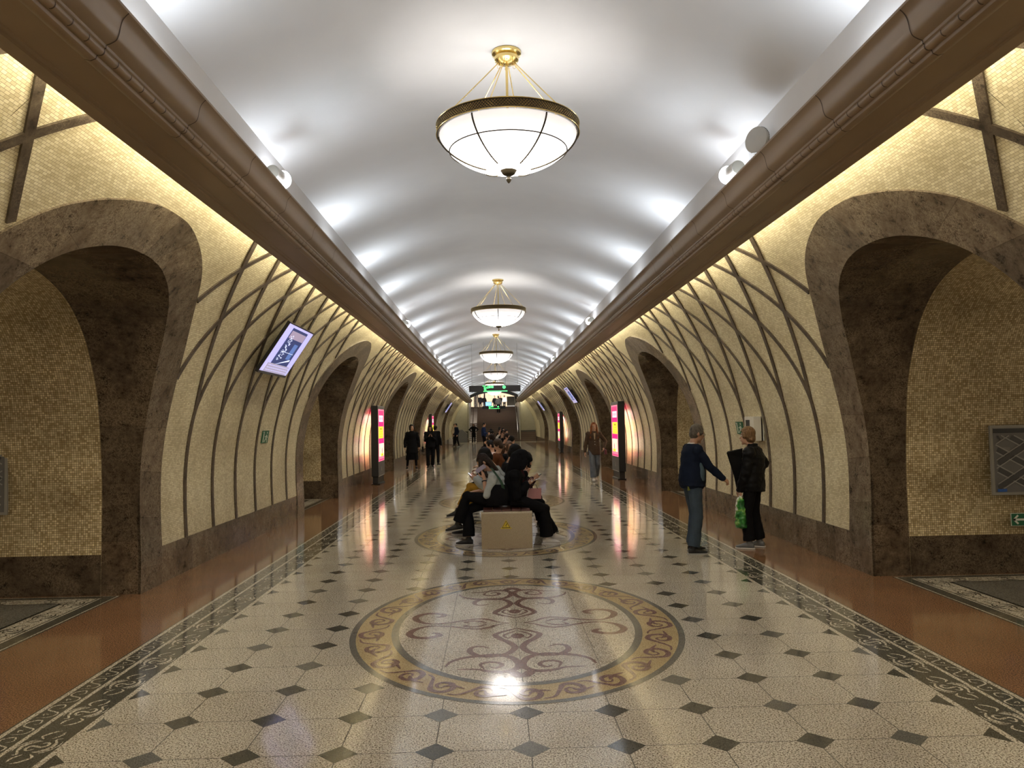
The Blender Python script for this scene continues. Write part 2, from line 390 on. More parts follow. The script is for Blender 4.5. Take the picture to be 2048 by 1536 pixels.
# inlaid frames of the passages
for c in ARCHC:
    for sd in (-1, 1):
        for off, wd, mi, z in ((0, 9, DARK, .0012), (.02, 9, PALE, .0016), (.035, 9, DARK, .002), (.15, 9, PALE, .0024), (.17, 9, DARK, .0028), (.185, 9, PALE, .003), (.42, 9, DARK, .0034), (.435, 9, M_DARKG and DARK, .0034)):
            xa, xb = sd*(4.01+off), sd*9.3; ya, yb = c-1.60+off*.75, c+1.60-off*.75
            x0, x1 = sorted((xa, xb)); fb.quad((x0, ya, z), (x1, ya, z), (x1, yb, z), (x0, yb, z), mi)
        x0, x1 = sorted((sd*4.46, sd*9.3)); fb.quad((x0, c-1.26, .0038), (x1, c-1.26, .0038), (x1, c+1.26, .0038), (x0, c+1.26, .0038), RING)
        if abs(c-C0) < 1:
            for q in range(12): strokes(sc, lambda p: (sd*(4.102+p[0]*.9), c-1.4+q*.25+p[1]), DARK, .0027, 3)
            for q in range(6): strokes(fl1, lambda p: (sd*(4.31+p[0]), c-1.25+q*.5+p[1]), DARK, .0036, 3)
            for q in range(8):
                strokes(sc, lambda p: (sd*(4.3+q*.25+p[1]), c+1.53+p[0]*.5), DARK, .0027, 3); strokes(fl1, lambda p: (sd*(4.6+q*.5+p[1]), c+1.37+p[0]*.8), DARK, .0036, 3)
# the pale line across the floor before the stairs
fb.quad((-3.84, 61.4, .004), (3.84, 61.4, .004), (3.84, 61.5, .004), (-3.84, 61.5, .004), GOLD)
struct(fb.build('floor', FM))

# ------------------------------------------------------------------ walls with arches
OUT_P = catmull([(2.17, 0), (2.17, .5), (2.17, 1.04), (2.15, 1.6), (2.10, 2.05), (2.0, 2.4), (1.86, 2.66), (1.62, 2.95), (1.33, 3.2), (1.0, 3.36), (.65, 3.46), (.3, 3.52), (0, 3.53)], 5)
INN_P = catmull([(1.65, 0), (1.66, .55), (1.66, 1.1), (1.62, 1.6), (1.55, 2.05), (1.42, 2.4), (1.27, 2.67), (1.05, 2.9), (.8, 3.05), (.5, 3.15), (.25, 3.19), (.1, 3.2), (0, 3.2)], 5)
OUT = [tuple(p) for p in OUT_P]; INN = [tuple(p) for p in INN_P]
def full(curve): return [(-d, z) for d, z in curve] + [(d, z) for d, z in curve[::-1][1:]]
def zarch(curve, d):
    d = abs(d)
    for (a, za), (b, zb) in zip(curve, curve[1:]):
        if min(a, b) <= d <= max(a, b) and za > .9: return za + (zb-za)*((d-a)/(b-a) if a != b else 0)
    return None
def onwall(sd, y, z, off=0):
    nx, nz = wn(z); return (sd*(xw(z)+nx*off), y, z+nz*off)
DADO = .41
for sd, nm in ((-1, 'wall_left'), (1, 'wall_right')):
    mb = MB(); db = MB()
    ycuts = [Y0] + [c+s for c in ARCHC for s in (-2.17, 2.17)] + [YR]
    ycuts = sorted(v for v in ycuts if Y0 <= v <= YR)
    # piers
    segs = []
    prev = Y0
    for c in ARCHC:
        if c+2.17 < Y0: continue
        if c-2.17 > prev: segs.append((prev, c-2.17))
        prev = max(Y0, c+2.17)
    segs.append((prev, YR))
    NZ = 26
    for a, b in segs:
        rows = []; uvs = []
        for i in range(NZ+1):
            s = DADO+(S_TOP-DADO)*i/NZ; z = z_of_s(s)
            rows.append([onwall(sd, a, z), onwall(sd, b, z)]); uvs.append([(a, s), (b, s)])
        mb.grid(rows, 0, uvs, flip=(sd < 0))
        db.grid([[(sd*3.87, a, 0), (sd*3.87, b, 0)], [(sd*3.855, a, .0), (sd*3.855, b, .0)], [(sd*3.855, a, DADO), (sd*3.855, b, DADO)], [(sd*3.88, a, DADO), (sd*3.88, b, DADO)]], 0,
                [[(a, -.02), (b, -.02)], [(a, 0), (b, 0)], [(a, DADO), (b, DADO)], [(a, DADO), (b, DADO)]])
    # spandrels above the arches
    for c in ARCHC:
        cols = [p for p in full(OUT) if p[1] > 1.03]; rows = []; uvs = []
        cols = [p for i, p in enumerate(cols) if i == 0 or abs(p[0]-cols[i-1][0]) > 1e-6]
        for d, z0 in cols:
            s0 = arcs(z0)
            rows.append([onwall(sd, c+d, z_of_s(s0+(S_TOP-s0)*i/12)) for i in range(13)])
            uvs.append([(c+d, s0+(S_TOP-s0)*i/12) for i in range(13)])
        mb.grid(rows, 0, uvs, flip=(sd > 0))
    struct(mb.build(nm, [M_MOS], smooth=True)); struct(db.build('baseboard_'+nm[5:], [M_EMP]))
    # arch surrounds and passages
    for c in ARCHC:
        O, I = full(OUT), full(INN); fr = MB(); n = 5; L = 0
        rows = []; uvs = []
        for k in range(len(O)):
            if k: L += math.hypot(O[k][0]-O[k-1][0], O[k][1]-O[k-1][1])
            r = [onwall(sd, c+O[k][0], O[k][1], -.01), onwall(sd, c+O[k][0], O[k][1], .018)]; u = [(L, .0), (L, .02)]
            for j in range(1, n+1):
                t = j/n; d = O[k][0]*(1-t)+I[k][0]*t; z = O[k][1]*(1-t)+I[k][1]*t
                r.append(onwall(sd, c+d, z, .018)); u.append((L, .02+.5*t))
            r.append(onwall(sd, c+I[k][0], I[k][1], -.01)); u.append((L, .55))
            rows.append(r); uvs.append(u)
        fr.grid(rows, 0, uvs, flip=(sd > 0))
        rows = []; uvs = []; L = 0
        for k in range(len(I)):
            if k: L += math.hypot(I[k][0]-I[k-1][0], I[k][1]-I[k-1][1])
            x0, y, z = onwall(sd, c+I[k][0], I[k][1], .018); r = []; u = []
            for j in range(5):
                x = abs(x0)+(4.25-abs(x0))*j/4; r.append((sd*x, y, z)); u.append((x*.5, L))
            rows.append(r); uvs.append(u)
        fr.grid(rows, 1, uvs, flip=(sd > 0))
        # low marble base course inside the passage, both sides
        for s2 in (-1, 1):
            ya = c+s2*1.645; fr.grid([[(sd*4.25, ya, 0), (sd*9.3, ya, 0)], [(sd*4.25, ya, DADO), (sd*9.3, ya, DADO)], [(sd*4.25, ya+s2*.02, DADO), (sd*9.3, ya+s2*.02, DADO)]], 1, [[(0, 0), (5.05, 0)], [(0, DADO), (5.05, DADO)], [(0, DADO+.02), (5.05, DADO+.02)]])
        struct(fr.build('trim_1', [M_EMP, M_EMPD], smooth=True))
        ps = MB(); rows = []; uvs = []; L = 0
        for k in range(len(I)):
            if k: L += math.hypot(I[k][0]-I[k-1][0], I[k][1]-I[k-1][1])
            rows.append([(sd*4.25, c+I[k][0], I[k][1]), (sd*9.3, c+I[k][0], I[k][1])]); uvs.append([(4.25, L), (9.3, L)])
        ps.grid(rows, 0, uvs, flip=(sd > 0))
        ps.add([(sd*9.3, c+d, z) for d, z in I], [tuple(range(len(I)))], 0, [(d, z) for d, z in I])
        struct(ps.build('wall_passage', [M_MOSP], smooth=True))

# lattice of raised marble strips on every pier
def du(s): u = max(0, s-1.94); return .203*u+.173*u*u
def clip_ok(y, z):
    for c in ARCHC:
        d = abs(y-c)
        if d < 2.2:
            za = zarch(OUT, d)
            if d < 2.155 and (za is None or z < za+.0): return False
    return True
def strip(mb, sd, base, sg):
    run = []
    def flush():
        if len(run) > 1:
            rows = []
            for i, (y, s) in enumerate(run):
                y2, s2 = run[min(i+1, len(run)-1)]; y1, s1 = run[max(i-1, 0)]
                t = math.hypot(y2-y1, s2-s1); ty, ts = (y2-y1)/t, (s2-s1)/t; hw = .036
                a = (y+ts*hw, s-ty*hw); b = (y-ts*hw, s+ty*hw)
                rows.append([onwall(sd, a[0], z_of_s(a[1]), -.004), onwall(sd, a[0], z_of_s(a[1]), .016), onwall(sd, b[0], z_of_s(b[1]), .016), onwall(sd, b[0], z_of_s(b[1]), -.004)])
            mb.grid(rows, 0)
        run.clear()
    s = DADO if sg == 1 else 1.94
    while s < S_TOP:
        y = base+sg*du(s); z = z_of_s(s)
        if clip_ok(y, z) and Y0 < y < YR: run.append((y, s))
        else: flush()
        s += .06 if s < 1.94 else .04
    flush()
PP = .905
for sd in (-1, 1):
    for p in PIERC:
        mb = MB()
        bs = [p+PP*(q-2.5) for q in range(-2, 8)]
        for q, b in enumerate(bs):
            q -= 2
            if q <= 5: strip(mb, sd, b, 1)
            if q >= 0: strip(mb, sd, b, -1)
        for q in (6, 7): pass
        if mb.v: struct(mb.build('trim_2', [M_EMPS]))

# ceiling vault with its two upright margins
cb = MB(); Rv_ = ((CROWN-SPR_Z)**2+SPR_X**2)/(2*(CROWN-SPR_Z)); cz = CROWN-Rv_; am = math.asin(SPR_X/Rv_)
prof = [(-SPR_X, COVE_TOP_Z-.02), (-SPR_X, SPR_Z)] + [(Rv_*math.sin(a), cz+Rv_*math.cos(a)) for a in np.linspace(-am, am, 41)[1:-1]] + [(SPR_X, SPR_Z), (SPR_X, COVE_TOP_Z-.02)]
cb.extrude(prof, Y0, Y1, 0, 1, close=False); struct(cb.build('ceiling', [M_PLASTER], smooth=True))
# far side beyond the margins: thin closures so no light leaks
# cornices
CP = [(2.485, 3.75), (2.485, 3.53), (2.43, 3.53), (2.422, 3.515), (2.38, 3.515), (2.372, 3.527), (2.345, 3.527), (2.34, 3.533), (2.15, 3.533), (2.14, 3.52), (2.11, 3.512), (2.085, 3.522), (2.078, 3.54)]
CP += [(2.063+.022*math.cos(a), 3.56+.022*math.sin(a)) for a in np.linspace(-1.2, -3.6, 7)]
CP += [(2.035, 3.575), (2.035, 3.585)] + [tuple(p) for p in catmull([(2.033, 3.59), (2.012, 3.598), (1.985, 3.615), (1.972, 3.645), (1.966, 3.68), (1.955, 3.715), (1.938, 3.738), (1.93, 3.745)], 3)]
CP += [(1.925, 3.75), (1.925, 3.765), (1.98, 3.765), (2.0, 3.70), (2.03, 3.64), (2.44, 3.64), (2.45, 3.75)]
for sd in (-1, 1):
    mb = MB(); P = [(sd*x, z) for x, z in CP]
    mb.extrude(P if sd > 0 else P[::-1], Y0, 64.6, 0, 1)
    y = Y0+.4
    body = CP[1:34]
    while y < 40:
        pr = [(sd*(x-.0), z) for x, z in CP[8:45]]; cxm = 2.25; czm = 3.66
        pr = [(p[0]+sd*(-.0012 if abs(p[0]) < 2.15 else 0), p[1]-.0012) for p in pr]
        mb.grid([[(a, y-.004, b) for a, b in pr], [(a, y+.004, b) for a, b in pr]], 1); y += 1.02
    y = Y0
    while y < 12:
        pr = [(sd*(2.063+.0235*math.cos(a)), 3.56+.0235*math.sin(a)) for a in np.linspace(-1.4, -3.5, 6)]
        mb.grid([[(a, y-.004, b) for a, b in pr], [(a, y+.004, b) for a, b in pr]], 1); y += .142
    y = Y0+1
    while y < 64:
        mb.box((sd*2.24, y, 3.84), (.03, .03, .44)); y += BAY/2
    struct(mb.build('trim_3', [M_CORN, M_CJOINT], smooth=True))
struct(MB().quad((-9.5, Y0, 0), (9.5, Y0, 0), (9.5, Y0, 5), (-9.5, Y0, 5)).build('wall_back', [M_PLASTER]))

# ------------------------------------------------------------------ chandeliers
M_WHITEM = plain('white_metal', (.62, .62, .6), .45)
M_BRASS = plain('polished_brass', (.72, .55, .22), .22, 1.0)
M_ABRASS = plain('antique_brass', (.045, .033, .014), .5, .3)
M_BOWL, nt, b = new_mat('lit_opal_glass')
b.inputs['Base Color'].default_value = (.95, .93, .9, 1); b.inputs['Roughness'].default_value = .3
b.inputs['Emission Color'].default_value = (1, .95, .93, 1)
g = nd(nt, 'ShaderNodeTexNoise', i_Scale=2.5, i_Detail=2.0); nt.links.new(coords(nt), g.inputs['Vector'])
sz = nt.nodes.new('ShaderNodeSeparateXYZ'); nt.links.new(coords(nt), sz.inputs[0])
mr = nd(nt, 'ShaderNodeMapRange'); mr.inputs['From Min'].default_value = 0; mr.inputs['From Max'].default_value = -.30; mr.inputs['To Min'].default_value = 0; mr.inputs['To Max'].default_value = 1
nt.links.new(sz.outputs['Z'], mr.inputs['Value'])
pw = nt.nodes.new('ShaderNodeMath'); pw.operation = 'POWER'; pw.inputs[1].default_value = 3.2; nt.links.new(mr.outputs[0], pw.inputs[0])
ma = nt.nodes.new('ShaderNodeMath'); ma.operation = 'MULTIPLY_ADD'; ma.inputs[1].default_value = 17.0; ma.inputs[2].default_value = .50; nt.links.new(pw.outputs[0], ma.inputs[0]); nt.links.new(ma.outputs[0], b.inputs['Emission Strength'])
LAMP_Y0, RIM_Z, RR = 2.2, 4.085, .588
def bowl_r(z):    # z below the rim 0..-.31
    t = min(1, max(0, -z/.30)); return RR*.97*math.sqrt(max(0, 1-t**1.55))
def make_chandelier():
    t = thing('chandelier', 'nearest and largest hanging brass bowl chandelier', 'chandelier', (0, LAMP_Y0, RIM_Z))
    m = MB(); m.lathe([(.0, .715), (.122, .715), (.125, .705), (.122, .69), (.088, .675), (.103, .665), (.10, .64), (.06, .615), (0, .61)], n=40)
    cn = m.build('canopy', M_BRASS, t, smooth=True)
    for k in range(6):
        a = 2*PI*(k+.5)/6; mm = MB().tube([(.075*math.cos(a)+.012*math.cos(q), .075*math.sin(a), .606+.016*math.sin(q)) for q in np.linspace(0, 2*PI, 11)], .0018, 5)
        mm.build('hook', M_BRASS, cn, smooth=True)
    MB().tube([(0, 0, .62), (0, 0, .01)], .011, 10).build('centre_rod', M_BRASS, t, smooth=True)
    for k in range(6):
        a = 2*PI*k/6+.26
        MB().tube([(.07*math.cos(a), .07*math.sin(a), .615), (.56*math.cos(a), .56*math.sin(a), .085)], .0045, 8).build('suspension_rod', M_BRASS, t, smooth=True)
    m = MB(); m.lathe([(RR-.012, .004), (RR, .0), (RR+.006, .006), (RR+.004, .012), (RR+.002, .07), (RR+.007, .076), (RR+.002, .086), (RR-.012, .086), (RR-.012, .004)], n=96)
    rim = m.build('rim', M_ABRASS, t, smooth=True)
    m = MB(); n = 150
    for k in range(n):
        for sg in (-1, 1):
            a0 = 2*PI*k/n; a1 = a0+sg*2*PI/n*2.2; pts = []
            for q in range(4):
                a = a0+(a1-a0)*q/3; pts.append(((RR+.0045)*math.cos(a), (RR+.0045)*math.sin(a), .014+.055*q/3))
            m.tube(pts, .001, 4, cap=False)
    m.build('lattice', M_BRASS, rim)
    for z in (.003, .08):
        MB().tube([((RR+.006)*math.cos(2*PI*k/72), (RR+.006)*math.sin(2*PI*k/72), z) for k in range(73)], .004, 6).build('bead_ring', M_BRASS, rim, smooth=True)
    m = MB(); zz = [-.30*(k/22) for k in range(23)]
    m.lathe([(max(.001, bowl_r(z)), z) for z in zz], n=72); m.build('glass_bowl', M_BOWL, t, smooth=True)
    MB().lathe([(0, .0), (.47, .0), (.48, .006), (.47, .012), (0, .012)], n=48).build('uplight_baffle', M_WHITEM, t, smooth=True)  # hidden plate added in the bowl to hold light back from the vault
    for k in range(6):
        a = 2*PI*k/6; pts = [((bowl_r(z)+.006)*math.cos(a), (bowl_r(z)+.006)*math.sin(a), z-.004) for z in [-.30*q/16 for q in range(16)]]
        MB().tube(pts, .0075, 6).build('rib', M_ABRASS, t, smooth=True)
    zh = -.135; rh = bowl_r(zh)+.008
    MB().tube([(rh*math.cos(2*PI*k/60), rh*math.sin(2*PI*k/60), zh) for k in range(61)], .005, 6, cap=False).build('hoop', M_ABRASS, t, smooth=True)
    m = MB(); m.lathe([(0, -.272), (.078, -.272), (.082, -.282), (.066, -.298), (.052, -.322), (.034, -.333), (.013, -.338), (.011, -.348), (.019, -.356), (.023, -.368), (.014, -.388), (0, -.403)], n=28)
    m.build('finial', M_ABRASS, t, smooth=True)
    return t
ch = make_chandelier()
for k in [0, 1, 2, 3, 4, 5, -1]:
    o = ch if k == 0 else copy_tree(ch)
    o.location = (0, LAMP_Y0+BAY*k, RIM_Z); o.rotation_euler = (0, 0, [0, .5, .55, .2, .4, .1, 0][k])
    o['label'] = ['nearest and largest hanging brass bowl chandelier', 'second chandelier from the camera, brass bowl lamp on the hall axis', 'third chandelier from the camera along the vault',
                  'fourth chandelier from the camera along the vault', 'fifth chandelier, seen just above the hanging black sign', 'farthest chandelier, its bowl peeking below the hanging black sign', 'chandelier hanging behind the camera'][k]
    o['group'] = 'brass bowl chandeliers along the hall'
for k in range(-1, 6):
    d = bpy.data.lights.new('chandelier_bulb', 'POINT'); d.energy = 6; d.color = (1, .95, .88); d.shadow_soft_size = .12
    o = bpy.data.objects.new('chandelier_bulb', d); COL.objects.link(o); o.location = (0, LAMP_Y0+BAY*k, RIM_Z+.14)

# floods visible behind the cornice edge
M_GREYM = plain('grey_metal', (.28, .27, .24), .5)
M_LENS = plain('lit_lens', (1, 1, 1), .3, emit=(.92, .94, 1), es=9)
def make_flood():
    t = thing('cove_floodlight', 'x', 'floodlight')
    m = MB(); m.tube([(0, -.09, 0), (0, .09, 0)], .066, 24); m.build('housing', M_WHITEM, t, smooth=True, bevel=.004)
    MB().tube([(0, -.093, 0), (0, -.0901, 0)], .061, 24).build('rear_cap', M_GREYM, t, smooth=True)
    m = MB(); rows = []
    for q in range(9):
        a = q/8*PI/2; rows.append([(.085*math.cos(a)*math.cos(2*PI*k/24), .13+.085*math.sin(a), .085*math.cos(a)*math.sin(2*PI*k/24)) for k in range(24)])
    m.grid([[(.085*math.cos(2*PI*k/24), .13, .085*math.sin(2*PI*k/24)) for k in range(24)]]+rows, close=True); m.build('lens', M_LENS, t, smooth=True)
    MB().tube([(0, .088, 0), (0, .131, 0)], .03, 12).build('neck', M_GREYM, t); MB().box((0, .0, -.12), (.02, .02, .13)).build('bracket', M_GREYM, t)
    return t
fl = make_flood()
k = 0
for c in ARCHC[1:5]:
    for sd in (-1, 1):
        o = fl if k == 0 else copy_tree(fl); k += 1
        o.location = (sd*2.07, c+.33, 3.955) ; o.rotation_euler = (0, 0, sd*.12)
        o['label'] = '%s floodlight behind the %s cornice, level with the %s chandelier' % ('glowing round', 'left' if sd < 0 else 'right', ['nearest', 'second', 'third', 'fourth'][int(round((c-C0)/BAY))])
        o['group'] = 'floodlights behind the cornices'
t = thing('disc_lamp', 'round grey disc lamp with a ribbed rim above the right cornice, nearest the camera', 'lamp', (2.08, 2.13, 4.0))
M_DISC = plain('disc_face', (.5, .5, .48), .5); M_RIBM = plain('disc_rib', (.08, .08, .08), .5)
def along(v):   # disc axis points back towards the hall and the camera
    ax = Vector((-.82, -.57, 0)).normalized(); u = Vector((.57, -.82, 0)).normalized(); return ax*v[0]+u*v[1]+Vector((0, 0, v[2]))
m = MB(); m.tube([along((0, 0, 0)), along((.04, 0, 0))], .108, 40); m.build('disc_body', M_DISC, t, smooth=True, bevel=.004)
m = MB()
for q in range(48):
    a = 2*PI*q/48; m.box(along((.012, .109*math.cos(a), .109*math.sin(a))), (.008, .008, .004), rot=Matrix.Rotation(0, 3, 'X'))
m.build('heat_ribs', M_RIBM, t)
MB().tube([along((-.05, 0, 0)), along((0, 0, 0))], .055, 24).box((2.09-2.09, .05, -.08), (.02, .03, .12)).build('mount', M_GREYM, t)

# ------------------------------------------------------------------ benches
M_BSTONE = granite('bench_stone', [(.36, (.22, .17, .10)), (.5, (.50, .41, .27)), (.64, (.60, .52, .38))], 190, rough=.3)
M_BTOP = granite('bench_stone_edge', [(.36, (.42, .37, .26)), (.5, (.68, .62, .48)), (.64, (.74, .68, .55))], 190, rough=.25)
M_WOOD = plain('bench_wood', (.10, .035, .024), .4, noise=.2, nscale=14)
M_YEL = plain('warning_yellow', (.72, .56, .03), .4); M_BLK = plain('matt_black', (.012, .012, .013), .5)
BENCHES = [7.53, 12.66, 17.79, 28.05, 38.31, 48.57]
def make_bench():
    t = thing('bench', 'x', 'bench', (0, BENCHES[0], 0))
    for s in (-1, 1):
        MB().box((0, s*1.07, .235), (.69, .08, .47)).build('end_block', M_BSTONE, t, bevel=.004)
        MB().box((0, s*1.07, .483), (.694, .084, .026)).build('block_cap', M_BTOP, t, bevel=.004)
    m = MB()
    for k in range(5): m.box((-.26+.13*k, 0, .508), (.118, 2.16, .024))
    m.build('seat', M_WOOD, t, bevel=.004)
    MB().box((0, 0, .25), (.34, 2.05, .49)).build('plinth', M_WOOD, t)
    return t
bn = make_bench()
for k, y in enumerate(BENCHES):
    o = bn if k == 0 else copy_tree(bn); o.location = (0, y, 0); o['group'] = 'stone and wood benches in a line'
    o['label'] = ['nearest bench, stone end block bearing a yellow warning sticker', 'second bench from the camera, mostly hidden behind seated people', 'third bench from the camera in the middle of the hall',
                  'fourth bench from the camera in the middle of the hall', 'fifth bench from the camera in the middle of the hall', 'farthest bench, in front of the stairs'][k]
# the sticker lies on the nearest block only
st = thing('warning_sticker', 'yellow triangular warning sticker on the nearest bench end', 'sticker', (-.01, BENCHES[0]-1.1105, .32))
def tri(s, dz=0): return [(-s*.9, -.0, -s*.62+dz), (s*.9, 0, -s*.62+dz), (0, 0, s*.95+dz)]
m = MB(); A = tri(.072); m.add(A+[(x, -.001, z) for x, y, z in A], [(0, 1, 2), (3, 5, 4), (0, 3, 4, 1), (1, 4, 5, 2), (2, 5, 3, 0)])
m.box((0, -.0005, -.047), (.15, .001, .012)); m.build('sticker_base', M_YEL, st)
m = MB(); A = tri(.062, -.001); B = tri(.05, -.001)
m.add([(x, -.0014, z) for x, y, z in A]+[(x, -.0014, z) for x, y, z in B], [(0, 1, 4, 3), (1, 2, 5, 4), (2, 0, 3, 5)]); m.build('sticker_border', M_BLK, st)
m = MB()
for P, wd in (([(-.02, -.022), (-.012, -.01), (-.002, -.008)], .005), ([(-.002, -.008), (.004, -.018), (.0, -.028)], .005), ([(-.002, -.008), (.008, .008), (.012, .016)], .007), ([(.004, .004), (.018, .0)], .004), ([(.004, .004), (-.006, .006)], .004), ([(.012, .02), (.018, .028)], .009)):
    V, F = ribbon(P, wd, 0); m.add([(x, -.0016, y) for x, y, z in V], F)
m.build('falling_figure', M_BLK, st)

# ------------------------------------------------------------------ illuminated advertising stands
M_KBLK = plain('kiosk_black', (.012, .013, .015), .35); M_KGREY = plain('kiosk_grey', (.14, .14, .14), .4)
def em(name, c, s=1.0): return plain(name, c, .4, emit=c, es=s)
E_PINK = em('ad_pink', (.85, .03, .16), .85); E_LPINK = em('ad_light_pink', (.9, .20, .30), .8); E_YEL = em('ad_yellow', (.95, .82, .05), .85)
E_WHITE = em('ad_white', (1, .85, .88), .9); E_CREAM = em('ad_cream', (1, .92, .55), .85); E_DY = em('ad_text', (.45, .38, .02), .6); E_DK = em('ad_dark', (.30, .05, .15), .6); E_GRN = em('ad_bottle', (.62, .68, .5), .9)
E_MAG = em('ad_magenta', (.8, .012, .20), .8)
def make_stand():
    t = thing('advertising_stand', 'x', 'advertising stand')
    # long side along y (0..1.3), screens face +x and -x, thickness .2
    MB().box((0, .65, 1.25), (.19, 1.32, 2.02)).build('housing', M_KBLK, t, bevel=.01)
    MB().box((0, .65, .135), (.15, 1.16, .2)).box((0, .65, .02), (.24, 1.05, .04)).build('foot', M_KBLK, t, bevel=.006)
    for s in (-1, 1):
        X = s*.0965
        def pl(nm, y0, y1, z0, z1, mt, lift, par):
            x = s*(.0965+lift); m = MB()
            m.box((x-s*.001, (y0+y1)/2, (z0+z1)/2), (.002, y1-y0, z1-z0)); return m.build(nm, mt, par)
        pl('lower_panel', .03, 1.27, .25, .60, M_KGREY, .004, t)
        pn = pl('frame', .01, 1.29, .60, 2.25, M_KGREY, .002, t)
        sc_ = pl('poster', .10, 1.20, .66, 2.16, E_LPINK, .004, pn)
        pl('poster_band', .17, 1.13, 1.86, 2.12, E_PINK, .006, pn); pl('poster_band', .20, 1.10, 1.66, 1.78, E_MAG, .006, pn)
        pl('poster_band', .17, 1.13, 1.66, 1.86, E_MAG, .005, pn)
        pl('poster_label', .22, .98, 1.80, 1.98, E_WHITE, .008, pn)
        m = MB()
        for q in range(4): m.box((s*.1065, .34+.17*q, 1.89), (.002, .10, .09))
        m.build('poster_lettering', E_LPINK, pn)
        pl('yellow_panel', .12, 1.0, 1.32, 1.66, E_YEL, .008, pn)
        m = MB(); m.box((s*.106, .55, 1.59), (.002, .4, .05))
        for zr in (1.51, 1.44, 1.37):
            for q in range(4): m.box((s*.106, .30+.16*q, zr), (.002, .09, .028))
        m.build('panel_lettering', E_DY, pn)
        pl('poster_band', .17, 1.13, 1.17, 1.32, E_MAG, .006, pn)
        pl('picture_field', .20, 1.12, .80, 1.17, E_CREAM, .008, pn)
        m = MB(); pr = [(.035, .83), (.09, .87), (.10, .98), (.05, 1.05), (.025, 1.10), (.02, 1.15)]
        yc_ = .72; m.add([(s*.107, yc_-r, z) for r, z in pr]+[(s*.107, yc_+r, z) for r, z in pr], [(i, i+1, 7+i, 6+i) for i in range(5)]); m.build('pictured_bottle', E_GRN, pn)
        m = MB(); m.add([(s*.108, yc_-r, z) for r, z in pr[:4]]+[(s*.108, yc_+r, z) for r, z in pr[:4]], [(i, i+1, 5+i, 4+i) for i in range(3)]); m.build('bottle_label', E_LPINK, pn)
        pl('price_tag', .50, .98, .80, .88, E_YEL, .0115, pn)
        m = MB(); m.box((s*.112, .74, .84), (.002, .2, .03)); m.box((s*.107, .36, 1.03), (.002, .03, .05)); m.box((s*.107, .36, .90), (.002, .02, .12)); m.build('price_lettering', E_DY, pn)
        pl('poster_band', .15, 1.15, .68, .72, E_PINK, .006, pn)
        mm = MB().tube([(s*.103, .65+.028*math.cos(q), .43+.06*math.sin(q)) for q in np.linspace(0, 2*PI, 17)], .003, 5); mm.build('drop_emblem', M_WHITEM, t)
        pl('steel_strip', .06, 1.24, .235, .25, M_WHITEM, .006, t)
    return t
ks = make_stand()
KS = [(-3.53, 17.95, 'lit pink advertising stand on the left, nearest the camera'), (3.53, 17.95, 'lit pink advertising stand on the right, nearest the camera'),
      (-3.60, 38.5, 'second lit advertising stand by the left wall, behind two women in black'), (3.60, 38.0, 'second lit advertising stand by the right wall, beyond the auburn-haired woman')]
for k, (x, y, lb) in enumerate(KS):
    o = ks if k == 0 else copy_tree(ks); o.location = (x, y, 0); o['label'] = lb; o['group'] = 'lit advertising stands'
    for s in (-1, 1):
        area('poster_glow', (x+s*.13, y+.65, 1.4), aim((s, 0, 0), (0, 0, 1)), 1.5, 1.1, 7 if s*x > 0 else 4, (1, .78, .62))

# ------------------------------------------------------------------ wall screens
E_LAV = em('screen_lavender', (.46, .44, .78), .8); E_BLUE = em('screen_navy', (.03, .045, .15), .7); E_MIDB = em('screen_blue', (.10, .18, .45), .7); E_PALEP = em('screen_pale', (.40, .32, .45), .6); E_GR = em('screen_text', (.34, .30, .38), .8); E_SKY = em('screen_light', (.62, .66, .85), 1.0)
M_TV = plain('screen_bezel', (.01, .01, .012), .3); M_TVB = plain('screen_strip', (.06, .06, .07), .35)
def make_tv():
    t = thing('wall_screen', 'x', 'screen')     # faces -y locally, width along x (1.4), height along z (.81)
    W, H = 1.41, .83
    MB().box((0, .02, 0), (W, .045, H)).build('bezel', M_TV, t, bevel=.004)
    MB().box((0, .10, 0), (.5, .13, .4)).box((0, .2, .1), (.1, .2, .1)).build('mount', M_TV, t)
    MB().box((0, -.004, -H/2+.02), (W-.01, .004, .035)).build('lower_strip', M_TVB, t)
    def q(nm, x0, x1, z0, z1, mt, lift, par): return MB().box(((x0+x1)/2, -.003-lift, (z0+z1)/2), (x1-x0, .001, z1-z0)).build(nm, mt, par)
    sc_ = q('screen', -.685, .685, -.375, .395, E_LAV, .0, t)
    q('picture', -.42, .42, -.29, .36, E_BLUE, .002, sc_); q('picture_top', -.38, .40, .20, .32, E_PALEP, .003, sc_)
    q('picture_glow', .10, .30, -.12, .14, E_MIDB, .004, sc_)
    m = MB(); rr = random.Random(3)
    for i in range(46):
        z = .25-.42*(i/46); wv = .02+.06*rr.random()
        m.box((-.34+.16*rr.random()+.05, -.008, z), (wv, .001, .008))
    m.box((.0, -.008, -.02), (.66, .001, .006)); m.build('picture_detail', E_SKY, sc_)
    m = MB(); m.add([(-.36, -.008, -.26), (.36, -.008, -.14), (.36, -.008, -.11), (-.2, -.008, -.23)], [(0, 1, 2, 3)]); m.build('platform_edge', E_SKY, sc_)
    q('caption', -.56, .56, -.37, -.23, E_GR, .006, sc_)
    m = MB()
    for r in range(3):
        x = -.5
        while x < .5: wv = .03+.07*rr.random(); m.box((x+wv/2, -.011, -.26-.04*r), (wv, .001, .016)); x += wv+.02
    m.build('caption_lettering', E_LAV, sc_)
    return t
tv = make_tv()
